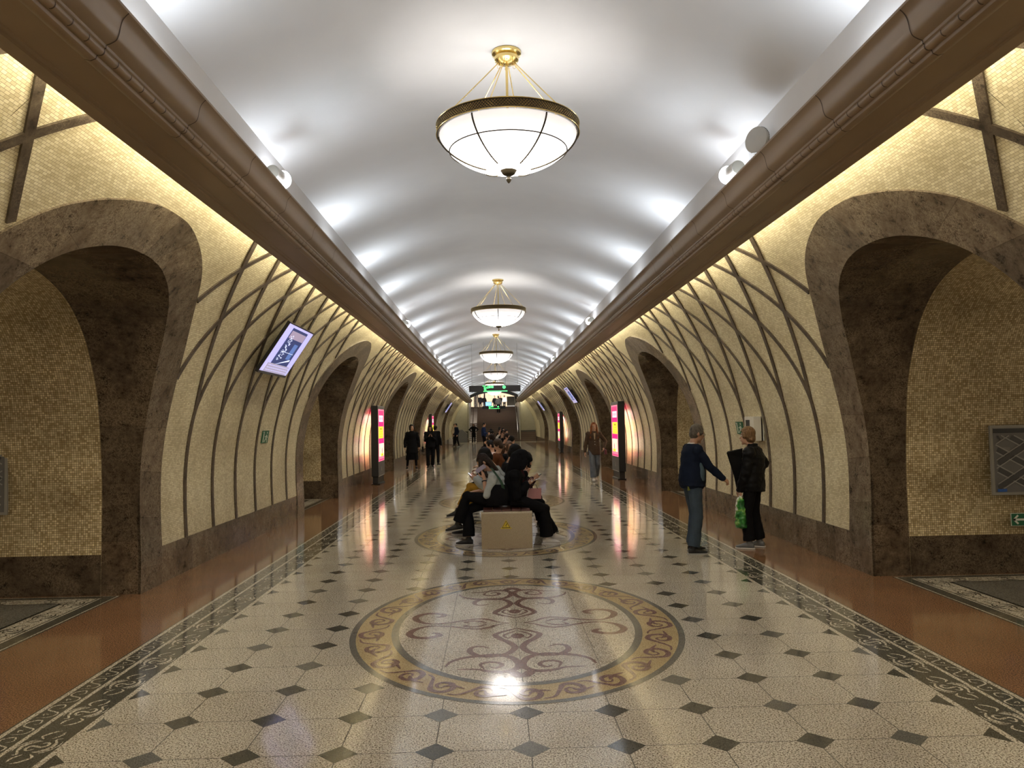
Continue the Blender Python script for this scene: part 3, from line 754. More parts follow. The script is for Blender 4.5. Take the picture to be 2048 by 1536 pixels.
for k, (sd, yc, lb) in enumerate([(-1, 7.30, 'tilted wall screen high on the left wall, nearest the camera'), (1, 28.6, 'tilted wall screen on the right wall past the first advertising stand'), (-1, 49.0, 'tilted wall screen far along the left wall'), (1, 48.6, 'tilted wall screen far along the right wall')]):
    o = tv if k == 0 else copy_tree(tv); o['label'] = lb; o['group'] = 'tilted wall screens'
    # normal faces the hall and downwards
    tilt = math.atan2(.67, .45); nz = -math.cos(tilt); nx = -sd*math.sin(tilt)
    yv = Vector((-nx, 0, -nz)); zv = Vector((-sd*math.cos(tilt), 0, math.sin(tilt))); xv = yv.cross(zv)
    o.rotation_mode = 'QUATERNION'; o.rotation_quaternion = Matrix((xv, yv, zv)).transposed().to_quaternion()
    o.location = (sd*3.175, yc, 2.81)

# ------------------------------------------------------------------ exit signs, cabinet, maps on the walls
M_GREEN = plain('sign_green', (.01, .13, .06), .4); M_SWHITE = plain('sign_white', (.75, .78, .72), .4)
def wall_rot(sd, z): nx, nz = wn(z); a = Vector((sd*nx, 0, nz)); yv = -a; xv = Vector((0, -sd*1.0, 0)); zv = xv.cross(yv); return Matrix((xv, yv, zv)).transposed().to_quaternion()
for sd, yc, lb in ((-1, 8.40, 'green exit pictogram plate on the left wall below the screen'), (1, 8.28, 'green exit pictogram plate on the right wall between the man and the woman')):
    t = thing('exit_sign', lb, 'sign', (sd*3.82, yc, 1.55), 0, 'exit pictogram plates')
    t.rotation_mode = 'QUATERNION'; t.rotation_quaternion = wall_rot(sd, 1.55); t.location = onwall(sd, yc, 1.55, .012)
    MB().box((0, 0, 0), (.33, .012, .20)).build('plate', M_GREEN, t)
    m = MB(); m.box((-.10, -.0065, 0), (.035, .001, .25)).box((-.125, -.0065, .12), (.10, .001, .012))
    for P, wd in (([(.06, .05), (.04, -.03)], .05), ([(.055, .03), (.0, .0), (-.04, .01)], .022), ([(.05, .04), (.10, .0), (.125, -.03)], .022), ([(.04, -.03), (.0, -.07), (-.04, -.12)], .028), ([(.04, -.03), (.09, -.08), (.10, -.14)], .028)):
        V, F = ribbon(P, wd, 0); m.add([(x, -.0065, y) for x, y, z in V], F)
    m.add([(.075+.024*math.cos(2*PI*k/12), -.0065, .10+.024*math.sin(2*PI*k/12)) for k in range(12)], [tuple(range(12))])
    m.v = [(a, b_, c_*.66) for a, b_, c_ in m.v]; m.build('running_figure', M_SWHITE, t)
t = thing('wall_cabinet', 'white wall box with a dark recess, behind the woman in the black jacket', 'cabinet', (3.7, 7.55, 1.56))
t.rotation_mode = 'QUATERNION'; t.rotation_quaternion = Matrix((Vector((0, -1, 0)), Vector((1, 0, 0)), Vector((0, 0, 1)))).transposed().to_quaternion(); t.location = (3.80, 7.42, 1.545)
m = MB(); x0, x1, z0, z1 = -.25, .25, -.19, .19
MB().box((0, .02, 0), (.42, .04, .36)).build('back_plate', M_WHITEM, t)
m = MB(); m.box((0, -.045, .155), (.42, .13, .05)).box((0, -.045, -.15), (.42, .13, .06)).box((.12, -.045, .005), (.18, .13, .25)).box((-.195, -.045, .005), (.03, .13, .25)); m.build('casing', plain('cabinet_white', (.72, .70, .64), .45), t)
MB().box((-.075, -.05, .005), (.21, .10, .25)).build('recess', M_BLK, t)
def make_map(sd):
    t = thing('city_map', 'grey map in a metal frame on the %s passage wall at the picture edge' % ('left' if sd < 0 else 'right'), 'map', (sd*5.95, C0+1.60, 1.2))
    F_ = -1; W, H = (1.5, .74)
    MB().box((0, 0, 0), (W, .025, H)).build('frame', M_GREYM, t)
    Mg = plain('map_ground', (.15, .15, .155), .3); Mr = plain('map_road', (.055, .055, .06), .4); Mk = plain('map_kerb', (.33, .33, .32), .4); Mb = plain('map_block', (.20, .195, .19), .4)
    MB().box((0, -.013, 0), (W-.06, .002, H-.06)).build('sheet', Mg, t)
    MB().box((0, -.015, H/2-.06), (W-.06, .002, .045)).build('title_bar', M_BLK, t)
    m1 = MB(); m2 = MB(); m3 = MB()
    def clipseg(p, q, wd, mm, y):
        X, Z0, Z1 = W/2-.04, -H/2+.04, H/2-.10
        P = [(p[0]+(q[0]-p[0])*k/60, p[1]+(q[1]-p[1])*k/60) for k in range(61)]; P = [c_ for c_ in P if abs(c_[0]) < X-wd/2 and Z0+wd/2 < c_[1] < Z1-wd/2]
        if len(P) > 1:
            V, F = ribbon([P[0], P[-1]], wd, 0); mm.add([(a_, y, b_) for a_, b_, c_ in V], F)
    for i in range(-3, 5):
        a = -.6+.38*i
        clipseg((a, .28), (a+1.05, -.30), .05, m1, -.0160); pass
        for e in (-.07, .07): clipseg((a+e, .28), (a+1.05+e, -.30), .012, m2, -.0170)
    for i in range(-2, 5):
        a = -.7+.42*i
        clipseg((a, -.30), (a+.95, .28), .05, m1, -.0185)
        for e in (-.07, .07): clipseg((a+e, -.30), (a+.95+e, .28), .010, m2, -.0200)
    for i in range(7): m3.box((-.6+.2*i, -.0145, .1-.12*(i % 3)), (.11, .001, .07))
    m1.build('roads', Mr, t); m2.build('kerbs', Mk, t); m3.build('building_blocks', Mb, t)
    MB().box((-W/2+.10 if sd > 0 else -W/2+.1, -.018, -H/2+.05), (.1, .002, .03)).build('blue_mark', plain('map_blue', (.02, .10, .38), .4), t)
    return t
mp = make_map(1); mp.location = (5.13+.75, 4.01, 1.205)
mp2 = make_map(-1); mp2.location = (-5.21-.75, 4.07, 1.215)
t = thing('arrow_sign', 'green sign with a white left arrow under the right map', 'sign', (5.50, 4.03, .57))
MB().box((0, 0, 0), (.34, .01, .135)).build('border', M_SWHITE, t); MB().box((0, -.005, 0), (.33, .004, .125)).build('plate', M_GREEN, t)
m = MB()
for P, wd in (([(-.14, 0), (-.01, 0)], .022), ([(-.148, -.006), (-.095, .045)], .02), ([(-.148, .006), (-.095, -.045)], .02)):
    V, F = ribbon(P, wd, 0); m.add([(x, -.0078, y) for x, y, z in V], F)
m.build('arrow', M_SWHITE, t)

# ------------------------------------------------------------------ hanging signs
E_G = em('sign_lit_green', (.10, .95, .22), 1.6); E_DG = em('sign_dim_green', (.02, .30, .05), .8); M_SB = plain('sign_black', (.022, .022, .024), .4)
def make_hsign():
    t = thing('hanging_sign', 'x', 'sign')
    MB().box((0, 0, 0), (1.94, .12, .235)).build('housing', M_SB, t, bevel=.004)
    m = MB(); m.box((.02, -.062, -.098), (.90, .004, .03)); m.build('light_bar', E_G, t)
    m = MB()
    for cx in (-.20, -.095):
        m.box((cx, -.0615, .065), (.085, .003, .085))
    m.build('exit_number_box', E_G, t)
    for cx, tx in ((-.20, '1'), (-.095, '2')):
        c = bpy.data.curves.new('digit', 'FONT'); c.body = tx; c.size = .09; c.align_x = 'CENTER'; c.align_y = 'CENTER'; c.extrude = .001
        tmp = bpy.data.objects.new('digit', c); link(tmp); dg = bpy.context.evaluated_depsgraph_get(); me = bpy.data.meshes.new_from_object(tmp.evaluated_get(dg)); bpy.data.objects.remove(tmp)
        o = bpy.data.objects.new('digit', me); me.materials.append(M_SB); link(o, t); o.rotation_euler = (PI/2, 0, 0); o.location = (cx, -.0645, .065)
    m = MB()   # stair pictogram
    for i, (a, b_, c_, d_) in enumerate([(-.42, .10, .13, .018), (-.42, .06, .018, .09), (-.30, .06, .018, .07), (-.37, .04, .12, .018), (-.34, .015, .16, .016), (-.40, -.01, .07, .016), (-.38, -.045, .08, .03)]): m.box((a+.02, -.0615, b_), (c_, .003, d_))
    m.build('stair_pictogram', E_G, t)
    m = MB(); R = .06
    m.add([(.35+R*math.cos(2*PI*k/24), -.063, .05+R*math.sin(2*PI*k/24)) for k in range(24)], [tuple(range(24))]); m.build('arrow_disc', E_G, t)
    m = MB(); m.add([(.35+x, -.0645, .05+z) for x, z in ((-.008, -.035), (.008, -.035), (.008, .0), (.03, .0), (0, .035), (-.03, .0), (-.008, .0))], [(0, 1, 2, 3, 4, 5, 6)]); m.build('up_arrow', E_DG, t)
    for x in (-.86, -.4, -.15, .1, .4, .86):
        z1 = cz+math.sqrt(Rv_**2-x*x)-3.0
        MB().tube([(x, 0, .11), (x, 0, z1)], .0045, 5).build('suspension_wire', M_GREYM, t)
    return t
hs = make_hsign(); hs.location = (-.06, 25.0, 3.0); hs['label'] = 'long black hanging sign with lit green exit symbols, nearest'; hs['group'] = 'hanging black exit signs'
h2 = copy_tree(hs); h2.location = (-.03, 60.0, 3.0); h2['label'] = 'farther black hanging sign in front of the stairs'; h2['group'] = 'hanging black exit signs'
MB().tube([(-.86, 24.99, cz+math.sqrt(Rv_**2-.86**2)-.01)]+[(x, 25, cz+math.sqrt(Rv_**2-x*x)-.01) for x in np.linspace(-.95, -2.1, 10)], .006, 5).build('ceiling_cable', M_GREYM)
tag(bpy.data.objects['ceiling_cable'], 'thin dark cable running down the vault to the left of the hanging sign', 'cable')

# ------------------------------------------------------------------ the far end: panels, arch, stairs, upper room
M_EPAN = emperador('pale_green_marble', (.42, .41, .34), (.30, .28, .21), .3, dark=.85, slab=None); M_ARCHD = plain('dark_metal_arch', (.05, .055, .055), .4)
M_STEP = plain('stair_granite', (.125, .082, .058), .35, noise=.15, nscale=90); M_NOSE = plain('stair_nosing', (.27, .19, .13), .35)
M_BEIGE = plain('beige_panel', (.55, .46, .36), .5, noise=.08, nscale=1.5); M_STEEL = plain('brushed_steel', (.6, .6, .58), .25, 1.0)
M_RAMP = plain('pale_ramp_stone', (.52, .47, .42), .4)
for sd in (-1, 1):
    m = MB(); prof = [(sd*2.45, .95), (sd*3.85, .95)] + [(sd*xw(z), z) for z in np.linspace(1.0, 3.62, 12)] + [(sd*2.45, 3.62)]
    m.add([(x, YR-.02, z) for x, z in prof], [tuple(range(len(prof)))]); struct(m.build('wall_end', [M_EPAN]))
    m = MB(); m.box((sd*3.15, YR-.03, .90), (1.45, .06, .14)).box((sd*2.44, YR-.03, 1.8), (.10, .12, 3.6)).box((sd*3.2, YR+.2, .45), (1.6, .3, .9)); struct(m.build('trim_4', [M_ARCHD]))
    struct(MB().box((sd*2.35, 70.5, 1.9), (.08, 8, 3.8)).build('wall_stair', [M_EPAN]))
m = MB(); rows = []
for a in np.linspace(-1, 1, 33):
    x = 2.6*a; zc = 4.56-.72*a*a; rows.append([(x, Y1-.3, zc+.26), (x, Y1-.3, zc), (x, Y1+1.2, zc), (x, Y1+1.2, zc+.26)])
m.grid(rows); struct(m.build('trim_5', [M_ARCHD]))
m = MB(); rows = []
for a in np.linspace(-1, 1, 33):
    x = 3.2*a; zc = 4.56-.72*(min(1, abs(x)/2.6))**2; rows.append([(x, Y1+.0, zc+.2), (x, Y1+.0, 5.3)])
m.grid(rows); struct(m.build('wall_end', [M_PLASTER]))
m = MB(); SX0, SX1 = -2.3, 2.3; z = 0; y = YR-2.1
levels = []
for k in range(10):
    x1 = 3.83 if k < 5 else 2.3; x0 = -3.83 if k < 2 else -2.3
    m.box(((x0+x1)/2, y+2.0, z+.08), (x1-x0, 4.0, .17)); m.box(((x0+x1)/2, y+.012, z+.163), (x1-x0, .05, .014), 1); z += .17; y += .30
y += 1.2
for k in range(12):
    m.box((0, y+2.0, z+.065), (4.6, 4.0, .14)); m.box((0, y+.012, z+.132), (4.6, .05, .012), 1); z += .1375; y += .30
ZT, YT = z, y
struct(m.build('floor_stairs', [M_STEP, M_NOSE]))
for i, (x, wd) in enumerate(((-1.85, .36), (-2.2, .2))):
    m = MB(); y0 = YR-2.1
    m.add([(x-wd/2, y0-.2, 0), (x+wd/2, y0-.2, 0), (x+wd/2, y0+3.0, 1.78), (x-wd/2, y0+3.0, 1.78), (x-wd/2, y0+.1, 0), (x+wd/2, y0+.1, 0), (x+wd/2, y0+3.0, 1.6), (x-wd/2, y0+3.0, 1.6)], [(0, 1, 2, 3), (4, 7, 6, 5), (0, 3, 7, 4), (1, 5, 6, 2), (3, 2, 6, 7), (0, 4, 5, 1)])
    m.add([(x-wd/2, y0+4.0, 1.75), (x+wd/2, y0+4.0, 1.75), (x+wd/2, YT, ZT+.03), (x-wd/2, YT, ZT+.03), (x-wd/2, y0+4.2, 1.7), (x+wd/2, y0+4.2, 1.7), (x+wd/2, YT, ZT-.1), (x-wd/2, YT, ZT-.1)], [(0, 1, 2, 3), (4, 7, 6, 5), (0, 3, 7, 4), (1, 5, 6, 2), (3, 2, 6, 7), (0, 4, 5, 1)])
    o = m.build('pushchair_ramp', M_RAMP); tag(o, ['wider pale pushchair ramp strip over the stairs', 'narrow pale pushchair ramp strip at the left edge of the stairs'][i], 'ramp', 'pushchair ramps')
for i, z_ in enumerate((.9,)):
    t = thing('stair_handrail', 'steel double handrail on the right of the stairs', 'handrail', (2.15, YR-2.0, 0))
    for hh in (.62, .92): MB().tube([(0, .1, hh+.05), (0, 3.0, hh+1.7), (0, 4.3, hh+1.7), (0, 7.6, hh+ZT)], .028, 8).build('rail', M_STEEL, t, smooth=True)
    for yy, zz in ((.1, .03), (3.0, 1.68), (4.3, 1.7), (7.5, ZT-.05)): MB().tube([(0, yy, zz), (0, yy, zz+.98)], .025, 8).build('post', M_STEEL, t, smooth=True)
t = thing('sloped_barrier', 'dark grey sloping barrier panel left of the stairs, behind two standing people', 'barrier', (-3.0, YR-3.3, 0))
m = MB(); pr = [(-.65, 0), (.55, 0), (.55, .75), (.1, 1.15), (-.65, 1.05)]
m.add([(x, 0, z) for x, z in pr]+[(x, .12, z) for x, z in pr], [(0, 1, 2, 3, 4), (5, 9, 8, 7, 6)]+[(i, (i+1) % 5, 5+(i+1) % 5, 5+i) for i in range(5)]); m.build('panel', plain('barrier_grey', (.13, .13, .13), .5), t)
MB().tube([(-.65, .06, 1.08), (.1, .06, 1.18), (.57, .06, .77)], .025, 8).build('top_rail', M_GREYM, t, smooth=True)
# upper room
struct(MB().box((0, YT+18, ZT-.1), (16, 36, .2)).build('floor_upper', [M_PALE]))
struct(MB().quad((-8, YT+34, ZT), (8, YT+34, ZT), (8, YT+34, ZT+4), (-8, YT+34, ZT+4)).build('wall_upper_back', [M_BEIGE]))
for sd in (-1, 1): struct(MB().quad((sd*8, YT-2, ZT), (sd*8, YT+34, ZT), (sd*8, YT+34, ZT+4), (sd*8, YT-2, ZT+4)).build('wall_upper_side', [M_BEIGE]))
struct(MB().quad((-8, Y1+1, ZT+2.9), (8, Y1+1, ZT+2.9), (8, YT+34, ZT+2.9), (-8, YT+34, ZT+2.9)).build('ceiling_upper', [M_PLASTER]))
area('upper_room_lamp', (0, YT+18, ZT+2.8), aim((0, .3, -1)), 8, 18, 700, (1, .93, .86))
area('upper_wall_fill', (0, YT+29, ZT+2.6), aim((0, 1, -.25), (0, 0, 1)), 12, .3, 420, (1, .9, .78))  # unseen fill added to brighten the upper room's back wall
area('upper_room_lamp', (0, YT-4.5, ZT+1.4), aim((0, .1, -1)), 3, 4, 60, (1, .9, .8))
t = thing('information_screen', 'small bright blue monitor at the top of the stairs', 'screen', (-.55, YT+1.0, ZT))
MB().box((0, 0, .33), (.66, .08, .44)).build('bezel', M_TV, t); MB().box((0, -.045, .33), (.60, .006, .38)).build('screen', em('blue_screen', (.25, .5, .95), 1.3), t); MB().box((0, 0, .06), (.1, .1, .12)).build('stand', M_TV, t)
o = MB().box((2.0, YT+10, ZT+.68), (.95, .5, 1.36)).build('grey_booth', plain('booth_grey', (.25, .25, .25), .5), bevel=.02); tag(o, 'plain grey booth at the top of the stairs on the right', 'booth')
for i, (x, w_, mt, lb) in enumerate(((-2.0, .12, M_WHITEM, 'white post left of the upper landing'), (-1.84, .16, plain('post_navy', (.02, .04, .16), .4), 'navy blue post on the upper landing'), (-1.66, .12, M_SWHITE, 'bright white post beside the navy blue one'), (-.95, .13, plain('post_brown', (.07, .045, .03), .5), 'dark brown post left of the blue monitor'), (2.55, .12, M_ARCHD, 'short dark post at the far right of the upper room'))):
    o = MB().box((x, YT+1.4+(6 if i == 4 else 0), ZT+.8), (w_, .12, 1.6)).build('landing_post', mt, bevel=.01); tag(o, lb, 'post', 'posts on the upper landing')
o = MB().box((.75, YT+14, ZT+2.25), (1.1, .1, .2)).build('upper_exit_sign', E_DG); tag(o, 'small green lit sign hanging in the upper room', 'sign')
MB().box((.45, YT+14, ZT+2.62), (.02, .02, .58)).build('hanger', M_GREYM, o); MB().box((1.05, YT+14, ZT+2.62), (.02, .02, .58)).build('hanger', M_GREYM, o)
m = MB(); m.box((0, 0, 0), (1.0, .12, .05)); oo = m.build('light_bar', E_G, o); oo.location = (.75, YT+13.95, ZT+2.17)

# ------------------------------------------------------------------ people
from mathutils import noise as mnoise
def skin(n, c): return plain('skin_'+n, c, .5, noise=.05, nscale=20)
SKIN = skin('light', (.58, .34, .23)); SKIN2 = skin('tan', (.46, .26, .17))
def cloth(n, c, r=.85): return plain('cloth_'+n, c, r, noise=.15, nscale=9, bmp=.25, bscale=45, bdist=.004, spec=.12)
C_BLACK = cloth('black', (.0075, .0075, .009)); C_NAVY = cloth('navy', (.009, .014, .030)); C_SLATE = cloth('slate', (.07, .11, .14)); C_JEAN = cloth('denim', (.05, .07, .095))
C_PUFF = cloth('padded_black', (.008, .008, .009), .5); C_BROWN = cloth('brown_tweed', (.085, .055, .04)); C_GREYT = cloth('grey_trouser', (.15, .17, .21)); C_LIGHT = cloth('light_grey', (.46, .50, .50)); C_MUST = cloth('mustard', (.44, .25, .035))
C_MAROON = cloth('maroon', (.05, .012, .022)); C_RUST = cloth('rust_brown', (.12, .045, .02)); C_PINKC = cloth('pale_pink', (.62, .48, .43)); C_GREYS = cloth('grey_shirt', (.22, .22, .22)); C_BLUE = cloth('deep_blue', (.015, .03, .09)); C_BEIGE = cloth('beige_shirt', (.42, .34, .24)); C_PLUMD = cloth('dark_wine', (.035, .014, .016)); C_WHITEC = cloth('white_cloth', (.7, .7, .68))
S_BLK = plain('shoe_black', (.012, .012, .013), .5); S_WHT = plain('shoe_white', (.72, .70, .68), .45); S_SOLE = plain('shoe_sole', (.42, .41, .38), .6); S_GRY = plain('shoe_grey', (.16, .17, .18), .6)
def hairm(n, c):
    m, nt, b = new_mat('hair_'+n); co = coords(nt, 'Object', (1, 1, .10)); nz_ = nd(nt, 'ShaderNodeTexNoise', i_Scale=130.0, i_Detail=3.0); nt.links.new(co, nz_.inputs['Vector'])
    nt.links.new(ramp(nt, nz_.outputs['Fac'], [(.3, tuple(x*.35 for x in c)), (.7, tuple(min(1, x*1.7) for x in c))]), b.inputs['Base Color']); b.inputs['Roughness'].default_value = .55; b.inputs['Specular IOR Level'].default_value = .25; bump(nt, b, nz_.outputs['Fac'], .7, .006); return m
H_BLK = hairm('black', (.006, .005, .0045)); H_DBR = hairm('dark_brown', (.018, .010, .007)); H_BR = hairm('brown', (.05, .03, .018)); H_AUB = hairm('auburn', (.20, .06, .018)); H_GREY = hairm('grey', (.10, .085, .07)); H_BLD = hairm('ash_blond', (.17, .10, .05)); H_LBR = hairm('light_brown', (.11, .06, .035))
M_EYE = plain('eye_white', (.6, .58, .55), .25); M_IRIS = plain('iris', (.02, .013, .01), .2); M_LIP = plain('lips', (.36, .11, .10), .45); M_BROW = plain('eyebrow', (.03, .02, .015), .7)

V = Vector
def ellip(mb, c, ax, n=14):
    ax = [V(a) for a in ax]; c = V(c); rows = []
    for i in range(n//2+1):
        t = PI*i/(n//2); st = max(.02, math.sin(t))
        rows.append([c+ax[2]*math.cos(t)+st*(math.cos(2*PI*k/n)*ax[0]+math.sin(2*PI*k/n)*ax[1]) for k in range(n)])
    b = len(mb.v); mb.grid(rows, close=True); m_ = len(rows)
    mb.f.append(tuple(b+k for k in range(n))[::-1]); mb.m.append(0); mb.f.append(tuple(b+(m_-1)*n+k for k in range(n))); mb.m.append(0)
def ball(mb, c, r, n=12): ellip(mb, c, (V((r, 0, 0)), V((0, r, 0)), V((0, 0, r))), n)
def limb(mb, pts, rs, n=14):
    mb.tube(pts, rs, n)
    for p, r in zip(pts, rs): ball(mb, p, r*.995, n)
def loft(mb, rings, n=20):
    """rings: (centre, half-width vector, half-depth vector)"""
    rows = [[V(c)+math.cos(2*PI*k/n)*V(u)+math.sin(2*PI*k/n)*V(v) for k in range(n)] for c, u, v in rings]
    b = len(mb.v); mb.grid(rows, close=True); m_ = len(rows)
    mb.f.append(tuple(b+k for k in range(n))[::-1]); mb.m.append(0); mb.f.append(tuple(b+(m_-1)*n+k for k in range(n))); mb.m.append(0)
def voxel(mb, name, mat, parent, res, sm=3, fold=0, fscale=9):
    me = mb.mesh(name, mat)
    bm = bmesh.new(); bm.from_mesh(me); bmesh.ops.recalc_face_normals(bm, faces=bm.faces); bm.to_mesh(me); bm.free()
    o = bpy.data.objects.new(name, me); link(o)
    r = o.modifiers.new('r', 'REMESH'); r.mode = 'VOXEL'; r.voxel_size = res
    s_ = o.modifiers.new('s', 'SMOOTH'); s_.iterations = sm; s_.factor = .5
    dg = bpy.context.evaluated_depsgraph_get(); m2 = bpy.data.meshes.new_from_object(o.evaluated_get(dg))
    bpy.data.objects.remove(o); bpy.data.meshes.remove(me); m2.name = name
    if fold:
        nv = len(m2.vertices); co = np.empty(nv*3); m2.vertices.foreach_get('co', co); no = np.empty(nv*3, dtype=np.float32); m2.vertex_normals.foreach_get('vector', no)
        co = co.reshape(-1, 3); no = no.reshape(-1, 3)
        d = np.array([mnoise.noise(V((p[0]*fscale, p[1]*fscale, p[2]*fscale*1.5)))+.5*mnoise.noise(V((p[0]*fscale*2.3, p[1]*fscale*2.3, p[2]*fscale*2.3+7))) for p in co])
        co += no*(d*fold)[:, None]; m2.vertices.foreach_set('co', co.ravel())
    m2.materials.clear(); m2.materials.append(mat)
    m2.polygons.foreach_set('use_smooth', [True]*len(m2.polygons)); m2.update()
    ob = bpy.data.objects.new(name, m2); link(ob, parent); return ob
def ik(a, b, l1, l2, hint):
    a, b = V(a), V(b); d = b-a; L = min(max(d.length, abs(l1-l2)+.01), l1+l2-.004); dn = d.normalized(); b = a+dn*L
    x = (l1*l1-l2*l2+L*L)/(2*L); h = math.sqrt(max(0, l1*l1-x*x)); hv = V(hint)-dn*V(hint).dot(dn); hv.normalize()
    return a+dn*x+hv*h, b
def hand(mb, w, fd, pn, thumb, curl=.5, s=1.0, n=7):
    """w wrist, fd finger direction, pn palm normal (side the fingers close towards), thumb = +1/-1 side"""
    fd = V(fd).normalized(); pn = V(pn); pn = (pn-fd*pn.dot(fd)).normalized(); sd = fd.cross(pn).normalized()*thumb
    loft(mb, [(w-fd*.02*s, sd*.026*s, pn*.021*s), (w+fd*.03*s, sd*.036*s, pn*.018*s), (w+fd*.075*s, sd*.041*s, pn*.014*s), (w+fd*.088*s, sd*.038*s, pn*.011*s)], 12)
    for i, L in enumerate((.068, .076, .070, .056)):
        off = (.029-.0193*i)*s; p = w+fd*.082*s+sd*off; d = fd.copy()+sd*(.10-.07*i); d.normalize(); pts = [p-d*.01]; a = .25*curl+.1*i*curl
        for seg, q in enumerate((.45, .32, .26)):
            dd = (d*math.cos(a)+pn*math.sin(a)).normalized(); p = p+dd*L*q*s; pts.append(p); a += curl*.85
        limb(mb, pts, [.0088*s, .0086*s, .008*s, .0068*s], n)
    p = w+fd*.02*s+sd*.026*s; d1 = (fd*.55+sd*.75+pn*.35).normalized(); d2 = (fd*.85+sd*.25+pn*.55*curl).normalized()
    limb(mb, [p, p+d1*.038*s, p+d1*.038*s+d2*.03*s, p+d1*.038*s+d2*.054*s], [.0125*s, .0105*s, .0095*s, .008*s], n)

